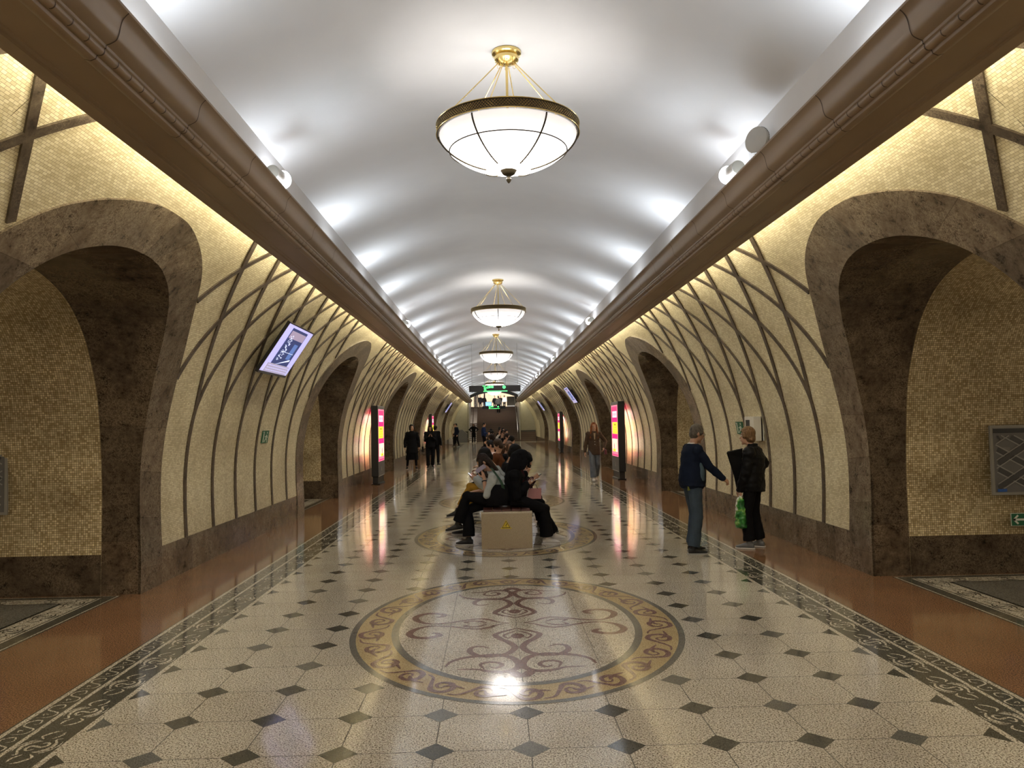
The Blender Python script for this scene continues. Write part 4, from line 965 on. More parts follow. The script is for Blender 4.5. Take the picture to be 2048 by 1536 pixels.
def person(label, loc, az, pose, wear, hair, group=None, res=.012, h=1.68, skinm=SKIN, wide=1.0, detail=True):
    """pose in metres in the figure's own frame: +x forward, +y to its left, z up from the floor"""
    s = h/1.68
    t = thing('person', label, 'person', loc, az, group)
    P = {k: (V(v) if not isinstance(v, (int, float)) and len(v) == 3 and not hasattr(v[0], '__len__') else v) for k, v in pose.items()}
    pel, che, hed = P['pelvis'], P['chest'], P['head']
    hf = V(pose.get('look', (1, 0, 0))).normalized(); up = (hed-che).normalized()
    hr = hf.cross(up if abs(hf.dot(up)) < .95 else V((0, 0, 1))).normalized(); hu = hr.cross(hf).normalized()
    tw = pose.get('twist', 0); R = V((math.sin(tw), -math.cos(tw), 0))      # shoulder line, towards the right hand
    spine = (che-pel).normalized()
    sh = {1: che-R*.165*s*wide**.5-spine*.035, -1: che+R*.165*s*wide**.5-spine*.035}
    hipR = V((0, -1, 0)); hip = {1: pel-hipR*.088*s, -1: pel+hipR*.088*s}
    arm = {}; leg = {}
    for sd, ks in ((1, 'l'), (-1, 'r')):
        wr = P['wrist_'+ks]; e, wr = ik(sh[sd], wr, .285*s, .25*s, P.get('elbow_'+ks, V((-.6, sd*.5, -.5)))); arm[sd] = (sh[sd], e, wr)
        an = P['ankle_'+ks]; k, an = ik(hip[sd], an, .43*s, .415*s, P.get('knee_'+ks, V((1, sd*.12, .15)))); leg[sd] = (hip[sd], k, an)
    fdir = {1: V(pose.get('toe_l', (1, .12, 0))).normalized(), -1: V(pose.get('toe_r', (1, -.12, 0))).normalized()}
    def torso(mb, g=0., z0=0, top=True, dep=1.0):
        mid = pel.lerp(che, .5)+V(pose.get('bow', (-.02, 0, 0)))
        f0 = V((1, 0, 0)); R0 = V((0, -1, 0)); Rm = (R0+R).normalized()
        fm = Rm.cross(spine).normalized()*-1; ft = R.cross(spine).normalized()*-1
        rg = [(pel-spine*.07, R0*(.150*s*wide+g), fm*(.105*s*wide+g)), (pel+spine*.03, R0*(.158*s*wide+g), fm*(.115*s*wide*dep+g)), (mid, Rm*(.138*s*wide+g), fm*(.105*s*wide*dep+g)),
              (mid.lerp(che, .55), R*(.158*s*wide+g), ft*(.115*s*wide+g)), (che-spine*.06, R*(.168*s*wide**.5+g), ft*(.108*s*wide+g)), (che+spine*.0, R*(.150*s*wide**.5+g), ft*(.078*s+g))]
        if top: rg.append((che+spine*.045, R*(.075*s+g), ft*(.055*s+g)))
        loft(mb, rg, 22)
        for sd in (1, -1): ball(mb, sh[sd], .058*s+g)
        return fm
    # body: one continuous surface with head, neck, hands
    b = MB(); torso(b, -.004)
    nb = che+spine*.02; limb(b, [nb, hed-hu*.07*s-hf*.012], [.058*s, .05*s])
    ellip(b, hed+hu*.022*s-hf*.008, (hr*.073*s, hf*.092*s, hu*.096*s), 20); ellip(b, hed-hu*.045*s+hf*.022*s, (hr*.056*s, hf*.064*s, hu*.068*s), 18)
    ball(b, hed-hu*.098*s+hf*.062*s, .021*s); ellip(b, hed+hu*.03*s+hf*.072*s, (hr*.048*s, hf*.016*s, hu*.018*s), 12)
    limb(b, [hed+hu*.012*s+hf*.082*s, hed-hu*.026*s+hf*.101*s], [.008*s, .0125*s], 8); ellip(b, hed-hu*.060*s+hf*.082*s, (hr*.022*s, hf*.01*s, hu*.010*s), 10)
    for sd in (1, -1):
        ellip(b, hed-hr*sd*.076*s-hu*.005*s-hf*.008, (hr*.009*s, hf*.019*s, hu*.031*s), 10)
        A, E, W = arm[sd]; limb(b, [A, E, E.lerp(W, .4), W], [.044*s, .036*s, .036*s, .025*s])
        hd = P.get('hand_'+('l' if sd > 0 else 'r'), None); fd, pn, cu = hd if hd else ((W-E).normalized(), V((0, sd*-1, 0)), .7)
        hand(b, W, V(fd), V(pn), 1 if (V(fd).cross(V(pn))).dot(V((1, 0, .3))) > 0 else -1, cu, s*1.02)
        A, K, N = leg[sd]; limb(b, [A, A.lerp(K, .4), K, K.lerp(N, .35), N], [.078*s, .074*s, .053*s, .052*s, .034*s]); 
        limb(b, [N-V((0, 0, .02)), N+fdir[sd]*.08*s-V((0, 0, .05*s))], [.028*s, .014*s])
    body = voxel(b, 'body', skinm, t, min(res, .009) if res < .013 else res*.85, 2)
    if detail:
        for sd in (1, -1):
            e = MB(); c = hed+hu*.008*s+hf*.079*s-hr*sd*.031*s; ball(e, c-hf*.003*s, .0112*s, 12); eo = e.build('eye', M_EYE, body, smooth=True)
            e = MB(); ball(e, c+hf*.0035*s, .0066*s, 10); e.build('iris', M_IRIS, eo, smooth=True)
            e = MB(); limb(e, [c+hu*.021*s+hf*.006-hr*sd*-.012, c+hu*.025*s+hf*.008, c+hu*.020*s+hf*.002-hr*sd*.016], [.0032*s]*3, 6); e.build('eyebrow', M_BROW, body, smooth=True)
        e = MB(); limb(e, [hed-hu*.059*s+hf*.087*s-hr*.019*s, hed-hu*.058*s+hf*.094*s, hed-hu*.059*s+hf*.087*s+hr*.019*s], [.004*s, .0065*s, .004*s], 8); e.build('lips', M_LIP, body, smooth=True)
    # trousers
    rc = res
    if wear.get('legs'):
        m_, flare, end = wear['legs']; b = MB(); f0 = V((1, 0, 0)); R0 = V((0, -1, 0)); fm = R0.cross(spine).normalized()*-1
        loft(b, [(pel-spine*.08, R0*.155*s*wide, fm*.11*s*wide), (pel, R0*.166*s*wide, fm*.122*s*wide), (pel+spine*.09*s, R0*.150*s*wide, fm*.112*s*wide)], 20)
        for sd in (1, -1):
            A, K, N = leg[sd]; E = K.lerp(N, end); limb(b, [A, A.lerp(K, .45), K, K.lerp(E, .5)], [.094*s*wide, .086*s, .066*s*(1+flare*.4), .058*s*(1+flare)])
            b.tube([K.lerp(E, .5), E], [.058*s*(1+flare), .053*s*(1+flare*1.6)], 16)
        voxel(b, 'trousers', m_, t, rc, 3, .006 if rc < .013 else 0)
    if wear.get('skirt'):   # material, hem height, half width at hem, depth
        m_, zh, hw, dp = wear['skirt']; b = MB(); c = V((pel.x, pel.y, zh)); R0 = V((0, 1, 0)); f0 = V((1, 0, 0))
        loft(b, [(c, R0*hw, f0*dp), (c.lerp(pel, .5), R0*(hw*.5+.09), f0*(dp*.5+.07)), (pel, R0*.175*s, f0*.13*s), (pel+spine*.1, R0*.15*s, f0*.11*s)], 24)
        voxel(b, 'skirt', m_, t, rc, 3, .010, 12)
    # upper garments
    if wear.get('top'):
        m_, g, slv, sg = wear['top']; b = MB(); fm = torso(b, g, dep=wear.get('belly', 1.0))
        hem = wear.get('hem', .0)
        if hem:
            R0 = V((0, -1, 0)); dn = V((0, 0, -1)) if pel.z > .75 else (V((.5, 0, -.3)).normalized())
            loft(b, [(pel+dn*hem, R0*(.165*s*wide+g+wear.get('aline', .01)), fm*(.12*s*wide+g+wear.get('aline', .01))), (pel, R0*(.162*s*wide+g), fm*(.118*s*wide+g)), (pel+spine*.1, R0*(.15*s*wide+g), fm*(.11*s*wide+g))], 22)
        for sd in (1, -1):
            A, E, W = arm[sd]; pts = [A, E]; rs = [.056*s+sg, .049*s+sg]
            if slv >= 1: pts += [E.lerp(W, .5), E.lerp(W, .93)]; rs += [.046*s+sg, .036*s+sg*.8]
            elif slv > .5: pts += [E.lerp(W, (slv-.5)*2)]; rs += [.046*s+sg]
            else: pts[1] = A.lerp(E, slv*2); rs[1] = .046*s+sg*.9
            limb(b, pts, rs)
        if wear.get('collar'): cc = wear['collar']; loft(b, [(che+spine*.01, R*.085*s, fm*.075*s), (che+spine*(.055+cc), R*.075*s, fm*.07*s)], 18)
        voxel(b, wear.get('top_name', 'sweater'), m_, t, rc, 3, wear.get('fold', .005) if rc < .016 else 0, wear.get('fscale', 9))
    for sd in (1, -1):
        N = leg[sd][2]; d = fdir[sd]; dz = d.z; u = V((0, 0, 1)); u = (u-d*u.dot(d)).normalized(); q = d.cross(u).normalized(); base = N-u*.082*s
        b = MB(); sm_ = wear.get('shoes', (S_BLK, S_SOLE))
        loft(b, [(base-d*.062*s+u*.045*s, q*.028*s, u*.032*s), (base-d*.03*s+u*.052*s, q*.036*s, u*.042*s), (base+d*.03*s+u*.052*s, q*.040*s, u*.045*s), (base+d*.10*s+u*.038*s, q*.046*s, u*.030*s), (base+d*.155*s+u*.03*s, q*.040*s, u*.019*s), (base+d*.185*s+u*.028*s, q*.02*s, u*.012*s)], 16)
        limb(b, [N-u*.02*s, N+u*.012*s], [.044*s, .042*s])
        so = voxel(b, 'shoe', sm_[0], t, max(.006, res*.7), 2)
        b = MB(); pr = [(-.075, .024), (-.03, .034), (.04, .036), (.11, .045), (.16, .040), (.192, .02)]
        ring = [base+d*x*s+q*y*s for x, y in pr]+[base+d*x*s-q*y*s for x, y in pr[::-1]]; n_ = len(ring)
        b.add([p for p in ring]+[p+u*.017*s for p in ring], [tuple(range(n_))[::-1], tuple(range(n_, 2*n_))]+[(i, (i+1) % n_, n_+(i+1) % n_, n_+i) for i in range(n_)]); b.build('sole', sm_[1], so)
        if wear.get('laces'):
            b = MB()
            for i in range(4): c = base+d*(.05+.02*i)*s+u*(.088-.008*i)*s; b.tube([c-q*.018, c+u*.006, c+q*.018], .0025, 5)
            b.build('laces', wear['laces'], so)
    # hair
    kind, hm = hair[0], hair[1]; b = MB(); rh = min(res, .011) if res < .013 else res
    if kind != 'hood':
        ellip(b, hed+hu*.038*s-hf*.016*s, (hr*.082*s, hf*.094*s, hu*.094*s), 20)
        ellip(b, hed+hu*.0*s-hf*.038*s, (hr*.078*s, hf*.068*s, hu*.09*s), 18)
        if kind != 'bald' :
            for sd in (1, -1): ellip(b, hed+hu*.03*s-hr*sd*.062*s+hf*.012*s, (hr*.02*s, hf*.05*s, hu*.055*s), 12)
        if kind == 'bob' or kind == 'full': ellip(b, hed+hu*.05*s-hf*.012*s, (hr*.096*s, hf*.105*s, hu*.098*s), 20); ellip(b, hed-hu*.02*s-hf*.045*s, (hr*.09*s, hf*.07*s, hu*.085*s), 18)
        if kind in ('bob', 'long'):
            L = hair[2] if len(hair) > 2 else .12; dn = V((0, 0, -1))
            back = hed-hf*.055*s-hu*.02; bk = che-V((1, 0, 0))*.08*s
            low = back+dn*L
            if L > .18: low = V((bk.x-.02, bk.y, back.z-L))
            loft(b, [(hed+hu*.05*s-hf*.03*s, hr*.08*s, hf*.07*s), (back, hr*.09*s, hf*.055*s), (back.lerp(low, .5), hr*.098*s, V((.055, 0, 0))), (low, hr*.075*s, V((.03, 0, 0)))], 18)
            for sd in (1, -1):
                s0 = hed+hu*.04*s-hr*sd*.070*s+hf*.025*s; s1 = s0-hr*sd*.016+dn*min(L, .14)*.8; pp = [s0, s1]; rr = [.03*s, .030*s]
                if L > .2: pp.append(V((che.x+.07, (che-R*sd*.105).y, s0.z-L*.95))); rr.append(.028*s)
                limb(b, pp, rr)
        # keep the face free: push vertices of the shell back in front of the face
        ho = voxel(b, 'hair', hm, t, rh, 2, .004 if res < .016 else 0, 30)
        me = ho.data
        for v_ in me.vertices:
            r_ = v_.co-hed; x = r_.dot(hf); z_ = r_.dot(hu); y = abs(r_.dot(hr))
            lim = .062*s if z_ < .065*s else .2
            if z_ < .065*s and y < .058*s and x > .02*s: v_.co -= hf*(x-.02*s)
    else:
        b2 = MB(); ellip(b2, hed+hu*.03*s-hf*.035*s, (hr*.105*s, hf*.125*s, hu*.125*s), 22); ellip(b2, hed+hu*.085*s+hf*.045*s, (hr*.082*s, hf*.085*s, hu*.05*s), 18); ellip(b2, hed+hu*.10*s-hf*.03*s, (hr*.05*s, hf*.07*s, hu*.062*s), 16); ellip(b2, hed+hu*.06*s+hf*.085*s, (hr*.075*s, hf*.03*s, hu*.06*s), 16)
        limb(b2, [hed-hf*.06*s, che+spine*.0-V((.03, 0, 0))], [.115*s, .10*s])
        for sd in (1, -1): ellip(b2, hed-hr*sd*.08*s-hu*.03+hf*.03, (hr*.03*s, hf*.07*s, hu*.10*s), 14)
        voxel(b2, 'hood', hm, t, rh, 3, .006, 12)
    t['joints'] = ''
    del t['joints']
    return t, dict(arm=arm, leg=leg, head=hed, hf=hf, hu=hu, hr=hr, che=che, pel=pel, s=s, root=t)
def world(t, p):
    a = t.rotation_euler[2]; p = V(p); return V((t.location.x+p.x*math.cos(a)-p.y*math.sin(a), t.location.y+p.x*math.sin(a)+p.y*math.cos(a), t.location.z+p.z))

M_PHONE = plain('phone_black', (.015, .015, .018), .25); E_PH = em('phone_screen', (.75, .8, .9), .9); M_CASE = plain('phone_case', (.32, .26, .32), .3)
def phone(label, c, n, u, back=None, lit=True):
    n = V(n).normalized(); u = V(u); u = (u-n*u.dot(n)).normalized(); x = u.cross(n); rot = Matrix((x, u, n)).transposed()
    t = thing('phone', label, 'phone', c); t.rotation_mode = 'QUATERNION'; t.rotation_quaternion = rot.to_quaternion()
    MB().box((0, 0, 0), (.074, .152, .009)).build('case', back or M_PHONE, t, bevel=.003)
    MB().box((0, 0, .005), (.068, .145, .001)).build('screen', E_PH if lit else M_PHONE, t)
    return t

# --- standing man with glasses
t, J = person('man in a dark navy sweater and jeans reaching out one hand, on the right', (2.37, 5.75, 0), .12,
  dict(pelvis=(0, 0, .888), chest=(.02, 0, 1.345), head=(.085, 0, 1.515), look=(1, 0, -.28), bow=(.005, 0, 0), wrist_r=(.40, -.13, .90), hand_r=((.8, .25, -.45), (-.3, .75, -.6), 1.35), elbow_r=(-.5, -.3, -.5),
       wrist_l=(.06, .17, .80), ankle_r=(-.06, -.12, .082), ankle_l=(.03, .13, .082), knee_r=(1, 0, 0)),
  dict(top=(C_NAVY, .018, 1, .008), legs=(C_JEAN, .38, .95), shoes=(S_BLK, S_SOLE), belly=1.25, hem=.035, fold=.007), ('short', H_GREY), res=.009, h=1.62, wide=1.12, skinm=SKIN2)
# glasses
hed, hf, hu, hr = J['head'], J['hf'], J['hu'], J['hr']; g = MB()
for sd in (1, -1):
    c = hed+hf*.091+hu*.008-hr*sd*.031; g.tube([c+hr*.021*math.cos(q)+hu*.014*math.sin(q) for q in np.linspace(0, 2*PI, 17)], .0018, 5); g.tube([c-hr*sd*.024, hed-hr*sd*.077+hu*.012, hed-hr*sd*.077+hu*.006-hf*.015], .002, 5)
g.build('glasses', M_BLK, t)
b = MB(); che, pel = J['che'], J['pel']; loft(b, [(pel+V((.05, -.10, .03)), V((.075, 0, 0)), V((0, .075, 0))), (pel+V((.065, -.105, .16)), V((.065, 0, 0)), V((0, .075, 0))), (pel+V((.06, -.10, .28)), V((.035, 0, 0)), V((0, .07, 0)))], 18); voxel(b, 'side_panel', C_SLATE, t, .009, 3)
MB().box((-.085, -.125, .83), (.06, .012, .05), rot=Matrix.Rotation(.5, 3, 'Z')).build('pocket_card', plain('card_olive', (.22, .24, .04), .5), t)
b = MB(); loft(b, [(che+V((-.01, 0, .035)), V((0, .066, 0)), V((.058, 0, 0))), (che+V((-.005, 0, .058)), V((0, .060, 0)), V((.054, 0, 0)))], 16); voxel(b, 'shirt_collar', C_WHITEC, t, .009, 1)

# --- woman in a black padded jacket with a green bag
az = PI-.62
t, J = person('woman with short ash-blond hair in an open black jacket carrying a green bag', (3.24, 6.0, 0), az,
  dict(pelvis=(0, 0, .868), chest=(-.01, 0, 1.28), head=(.055, 0, 1.46), look=(1, .12, .0), wrist_l=(.14, .17, .71), elbow_l=(-.7, .5, 0), hand_l=((.1, 0, -1), (-.3, -1, 0), 1.25),
       wrist_r=(.10, -.28, .93), elbow_r=(-.6, -.9, 0), ankle_l=(.04, .11, .08), ankle_r=(-.03, -.11, .08)),
  dict(top=(C_PUFF, .035, 1, .022), legs=(C_BLACK, .35, .93), shoes=(S_GRY, S_WHT), hem=.12, aline=.0, collar=.03, top_name='jacket', fold=.012, fscale=11), ('bob', H_BLD, .05), res=.009, h=1.58)
b = MB()   # open flap of the jacket
b.add([(.10, .12, 1.30), (.28, .18, 1.25), (.20, .16, .95), (.17, .12, .70), (.14, .06, 1.0), (.09, .10, 1.31), (.27, .17, 1.27), (.18, .19, .95), (.15, .15, .70), (.12, .10, 1.0)], [(0, 1, 2, 4), (4, 2, 3), (5, 9, 7, 6), (9, 8, 7), (0, 5, 6, 1), (1, 6, 7, 2), (2, 7, 8, 3), (3, 8, 9, 4), (4, 9, 5, 0)])
o = b.build('jacket_flap', C_PUFF, t, smooth=True)
b = MB(); b.tube([(.12, .05, 1.33), (.19, .12, 1.05), (.17, .12, .75)], .004, 5); b.build('zip', M_GREYM, t)
wp = world(t, J['arm'][1][2])
bag = thing('carrier_bag', 'green and white plastic carrier bag hanging from the woman\'s hand', 'bag', (wp.x, wp.y, wp.z-.07))
M_BAG, nt, bb = new_mat('green_plastic'); co = coords(nt); n1 = nd(nt, 'ShaderNodeTexNoise', i_Scale=9.0, i_Detail=2.0); nt.links.new(co, n1.inputs['Vector'])
nt.links.new(ramp(nt, n1.outputs['Fac'], [(.40, (.015, .12, .025)), (.52, (.05, .28, .05)), (.58, (.25, .50, .10)), (.64, (.75, .78, .70))]), bb.inputs['Base Color']); bb.inputs['Roughness'].default_value = .25; bump(nt, bb, n1.outputs['Fac'], .8, .02)
b = MB(); loft(b, [((0, 0, -.42), V((.055, 0, 0)), V((0, .09, 0))), ((0, 0, -.40), V((.07, 0, 0)), V((0, .11, 0))), ((0, 0, -.22), V((.062, 0, 0)), V((0, .105, 0))), ((0, 0, -.06), V((.045, 0, 0)), V((0, .07, 0))), ((0, 0, .0), V((.02, 0, 0)), V((0, .03, 0)))], 24)
voxel(b, 'bag_body', M_BAG, bag, .008, 2, .012, 18)
for s_ in (-1, 1): MB().tube([(s_*.015, .03*s_, -.03), (s_*.01, .012, .03), (s_*.012, 0, .045), (s_*.01, -.012, .03), (s_*.015, -.03*s_, -.03)], .006, 6).build('bag_handle', S_WHT, bag)

# --- walking woman, auburn hair
t, J = person('woman with long auburn hair in a brown blazer walking towards the camera on the right', (2.72, 17.95, 0), -PI/2+.05,
  dict(pelvis=(0, 0, .90), chest=(.0, 0, 1.37), head=(.03, 0, 1.545), look=(1, .1, -.02), wrist_l=(.12, .26, .93), elbow_l=(-.6, .9, 0), wrist_r=(.03, -.27, .80), ankle_l=(-.20, .06, .14), ankle_r=(.16, -.06, .085), toe_l=(.9, 0, -.35)),
  dict(top=(C_BROWN, .018, 1, .008), legs=(C_GREYT, .5, .95), shoes=(S_WHT, S_WHT), hem=.16, top_name='blazer'), ('long', H_AUB, .38), res=.011, h=1.66)
hw = world(t, (.14, .30, .88)); bag = thing('handbag', 'small wine-red handbag carried by the auburn-haired woman', 'bag', hw)
MB().box((0, 0, -.06), (.06, .16, .14)).build('bag_body', plain('wine_leather', (.16, .03, .05), .4), bag, bevel=.012); MB().tube([(0, -.05, .0), (0, -.03, .06), (0, .03, .06), (0, .05, .0)], .005, 6).build('bag_strap', plain('wine_leather', (.16, .03, .05)), bag)
b = MB(); loft(b, [(V((.118, 0, 1.36)), V((0, .03, 0)), V((.02, 0, .0))), (V((.135, 0, 1.18)), V((0, .012, 0)), V((.015, 0, 0)))], 10); b.build('blouse', C_BEIGE, t)
b = MB()
for z in (1.12, 1.04): ball(b, (.158, 0, z), .012, 8)
b.build('buttons', M_WHITEM, t)

# --- two women in black on the left
t, J = person('woman in a long black coat and dark tights looking up, on the left', (-3.26, 25.5, 0), -PI/2+.12,
  dict(pelvis=(0, 0, .92), chest=(.0, 0, 1.39), head=(.03, 0, 1.57), look=(1, .35, .18), wrist_l=(.02, .27, .84), wrist_r=(.02, -.27, .84), ankle_l=(.02, .16, .085), ankle_r=(.0, -.19, .085)),
  dict(top=(C_BLACK, .026, 1, .014), skirt=(C_BLACK, .36, .25, .16), hem=.3, aline=.05, collar=.02, top_name='coat', legs=(C_BLACK, -.1, .9)), ('bob', H_BLK, .06), res=.013, h=1.70)
t, J = person('woman in black trousers holding a phone in both hands, on the left', (-2.60, 26.0, 0), -PI/2+.1,
  dict(pelvis=(0, 0, .92), chest=(.0, 0, 1.38), head=(.05, 0, 1.55), look=(1, .0, -.5), wrist_l=(.26, .06, 1.22), wrist_r=(.26, -.06, 1.22), hand_l=((.3, -.3, .9), (.2, -.9, 0), .9), hand_r=((.3, .3, .9), (.2, .9, 0), .9), ankle_l=(-.12, .08, .10), ankle_r=(.10, -.10, .085)),
  dict(top=(C_BLACK, .024, 1, .012), legs=(C_BLACK, .2, .94), hem=.12, collar=.01, top_name='jacket'), ('long', H_BLK, .3), res=.013, h=1.69)
phone('phone held up by the woman in black trousers', world(t, (.31, 0, 1.31)), (0, .5, -.3) if False else (0, .9, .4), (0, -.3, 1), lit=False)
b = MB(); loft(b, [(V((0, -.30, .62)), V((.05, 0, 0)), V((0, .04, 0))), (V((0, -.30, .84)), V((.09, 0, 0)), V((0, .05, 0)))], 14)
hb = thing('handbag', 'black bag at the side of the woman holding a phone', 'bag', world(t, (0, 0, 0))); hb.rotation_euler = (0, 0, t.rotation_euler[2]); b.build('bag_body', M_BLK, hb, smooth=True); MB().tube([(0, -.30, .83), (.0, -.27, 1.1), (0, -.22, 1.36)], .008, 6).build('bag_strap', M_BLK, hb)
person('person in dark clothes with a backpack, just behind the woman holding a phone', (-2.50, 27.2, 0), PI/2-.4,
  dict(pelvis=(0, 0, .92), chest=(.0, 0, 1.38), head=(.03, 0, 1.53), look=(1, 0, -.1), wrist_l=(.05, .24, .85), wrist_r=(.05, -.24, .85), ankle_l=(-.05, .1, .085), ankle_r=(.05, -.1, .085)), dict(top=(C_BLACK, .03, 1, .012), legs=(C_BLACK, .1, .94), top_name='jacket'), ('short', H_BLK), res=.018, h=1.6, detail=False)

# --- people seated on the benches
def sit(label, loc, az, top, legs, hair, shoes=(S_BLK, S_SOLE), head=(.14, 0, 1.20), chest=(.06, 0, 1.0), look=(1, 0, -.45), hands='phone', cross=None, res=.012, h=1.66, group='people seated on the benches', wear=None, over=None, detail=True, **kw):
    p = dict(pelvis=(0, 0, .625), chest=chest, head=head, look=look, bow=(-.045, 0, .0), knee_l=(.9, .15, .6), knee_r=(.9, -.15, .6))
    cx = chest[0]
    if hands == 'phone': p.update(wrist_l=(cx+.24, .07, chest[2]-.13), wrist_r=(cx+.24, -.07, chest[2]-.13), hand_l=((.7, -.4, .5), (.2, -.8, .5), .8), hand_r=((.7, .4, .5), (.2, .8, .5), .8), elbow_l=(-.3, .3, -1), elbow_r=(-.3, -.3, -1))
    else: p.update(wrist_l=(.36, .10, .75), wrist_r=(.36, -.10, .75), hand_l=((1, -.4, -.2), (0, 0, -1), .5), hand_r=((1, .4, -.2), (0, 0, -1), .5), elbow_l=(-.5, .5, -.4), elbow_r=(-.5, -.5, -.4))
    p.update(ankle_l=(.50, .12, .085), ankle_r=(.46, -.12, .085))
    if cross == 'l': p.update(ankle_l=(.66, -.02, .32), ankle_r=(.50, -.07, .085), toe_l=(.95, 0, -.12), knee_l=(.6, -.1, 1))
    if cross == 'r': p.update(ankle_r=(.66, .02, .32), ankle_l=(.50, .07, .085), toe_r=(.95, 0, -.12), knee_r=(.6, .1, 1))
    p.update(over or {}); wr = dict(top=top, legs=legs, shoes=shoes); wr.update(wear or {})
    return person(label, loc, az, p, wr, hair, group, res, h, detail=detail, **kw)
# nearest left
t, J = sit('nearest seated woman on the left, long dark hair, light grey T-shirt, phone at her face', (-.13, 6.80, 0), PI, (C_LIGHT, .024, .47, .016), (C_BLACK, .45, .9), ('long', H_DBR, .22), res=.009, h=1.66,
  head=(.175, 0, 1.15), chest=(.04, 0, .99), look=(.75, 0, -.65), cross='l', over=dict(wrist_l=(.17, .13, .93), hand_l=((.15, -.15, 1), (.8, -.6, 0), .8), elbow_l=(.25, .2, -1), wrist_r=(.25, -.02, .75), hand_r=((1, .2, -.05), (0, 0, -1), .45), ankle_l=(.55, .0, .29), ankle_r=(.40, .02, .085)), wear=dict( fold=.008, top_name='t_shirt'))
# a bare forearm shows below the sleeve; watch, strap and bag
W = J['arm'][1]; b = MB(); d = (W[2]-W[1]).normalized(); c = W[1].lerp(W[2], .86); x = d.cross(V((0, 1, 0))).normalized(); y = d.cross(x)
b.tube([c+x*.033*math.cos(q)+y*.033*math.sin(q) for q in np.linspace(0, 2*PI, 17)], .008, 6); b.build('wrist_watch', M_BLK, t)
phone('mauve-backed phone held to the face of the nearest seated woman', world(t, (.215, .135, 1.07)), V((.25, .75, -.6)), V((.75, 0, .65)), back=M_CASE, lit=False)
hb = thing('shoulder_bag', 'black bag on a dark green strap at the nearest seated woman\'s side', 'bag', t.location); hb.rotation_euler = (0, 0, PI)
b = MB(); loft(b, [(V((.0, .20, .56)), V((.15, 0, 0)), V((0, .04, 0))), (V((-.01, .21, .66)), V((.165, 0, 0)), V((0, .05, 0))), (V((-.02, .21, .78)), V((.14, 0, 0)), V((0, .045, 0))), (V((-.04, .20, .85)), V((.09, 0, 0)), V((0, .03, 0)))], 18); voxel(b, 'bag_body', C_BLACK, hb, .01, 2)
b = MB(); P_ = catmull([(.07, .13, 1.08), (.03, .215, 1.03), (-.06, .25, .90), (-.09, .24, .78), (-.04, .245, .70), (.05, .24, .66)], 6)
b.grid([[V(p)+V((0, 0, .0))+V((.022, .0, .008)), V(p)-V((.022, 0, .008)), V(p)-V((.022, .008, .008)), V(p)+V((.022, -.008, .008))] for p in P_], close=True); b.build('strap', plain('green_strap', (.018, .06, .03), .7), hb, smooth=True)
# second left
t, J = sit('second seated person on the left, in pale grey sweatshirt and mustard trousers', (-.12, 7.72, 0), PI, (C_LIGHT, .03, 1, .028), (C_MUST, .05, .8), ('full', H_BLK), res=.011, head=(.17, 0, 1.19), chest=(.04, 0, 1.0), cross='l', over=dict(ankle_l=(.60, .0, .38), ankle_r=(.52, -.10, .085), wrist_l=(.32, .07, .86), wrist_r=(.30, -.05, .87)))
phone('white-lit phone in the hands of the person in mustard trousers', world(t, (.41, .03, .925)), (.75, 0, .65), (.6, 0, .8)).rotation_quaternion = (Matrix.Rotation(PI, 3, 'Z') @ Matrix.Rotation(-.75, 3, 'Y')).to_quaternion()
# nearest right: hooded
t, J = sit('seated person in a black hoodie with the hood up and white trainers, nearest right', (.13, 6.82, 0), 0, (C_BLACK, .04, 1, .024), (C_BLACK, .5, .93), ('hood', C_BLACK), shoes=(S_WHT, S_WHT), res=.009, head=(.10, 0, 1.16), chest=(-.01, 0, .99), look=(.85, 0, -.6),
  over=dict(wrist_r=(.17, -.07, .83), wrist_l=(.17, .07, .83), ankle_r=(.43, -.10, .085), ankle_l=(.55, .26, .085), hand_r=((.8, .2, .35), (0, .3, .9), .6), hand_l=((.8, -.2, .35), (0, -.3, .9), .6)), wear=dict(fold=.009, hem=.05, top_name='hoodie'))
phone('pale phone held by the hooded person', world(t, (.28, -.01, .885)), (-.3, 0, 1), (1, 0, .25), back=S_WHT, lit=False)
bag = thing('handbag', 'dusty pink handbag resting on the hooded person\'s lap', 'bag', (.40, 6.87, .668))
M_PB = plain('pink_leather', (.42, .17, .16), .45); b = MB(); b.add([(-.11, -.045, -.05), (.10, -.045, -.05), (.10, .045, -.05), (-.11, .045, -.05), (-.085, -.02, .10), (.105, -.02, .10), (.105, .02, .10), (-.085, .02, .10)], [(0, 3, 2, 1), (4, 5, 6, 7), (0, 1, 5, 4), (1, 2, 6, 5), (2, 3, 7, 6), (3, 0, 4, 7)])
b.build('bag_body', M_PB, bag, bevel=.008)
for s_ in (-1, 1): MB().tube([(-.05, s_*.021, .09), (-.035, s_*.022, .15), (.03, s_*.022, .15), (.05, s_*.021, .09)], .004, 6).build('bag_handle', M_BLK, bag)
MB().box((-.095, -.036, .02), (.012, .02, .13), rot=Matrix.Rotation(.2, 3, 'Y')).build('bag_trim', S_WHT, bag)
t, J = sit('seated woman in a maroon top with her face showing past the black hood', (.13, 7.62, 0), 0, (C_MAROON, .03, 1, .02), (C_BLACK, .2, .93), ('long', H_BLK, .2), res=.011, head=(.20, 0, 1.13), chest=(.06, 0, .97), look=(.9, -.2, -.45))
phone('dark phone held by the woman in maroon', world(t, (.36, 0, .88)), (-.5, 0, .9), (1, 0, .4), lit=False)
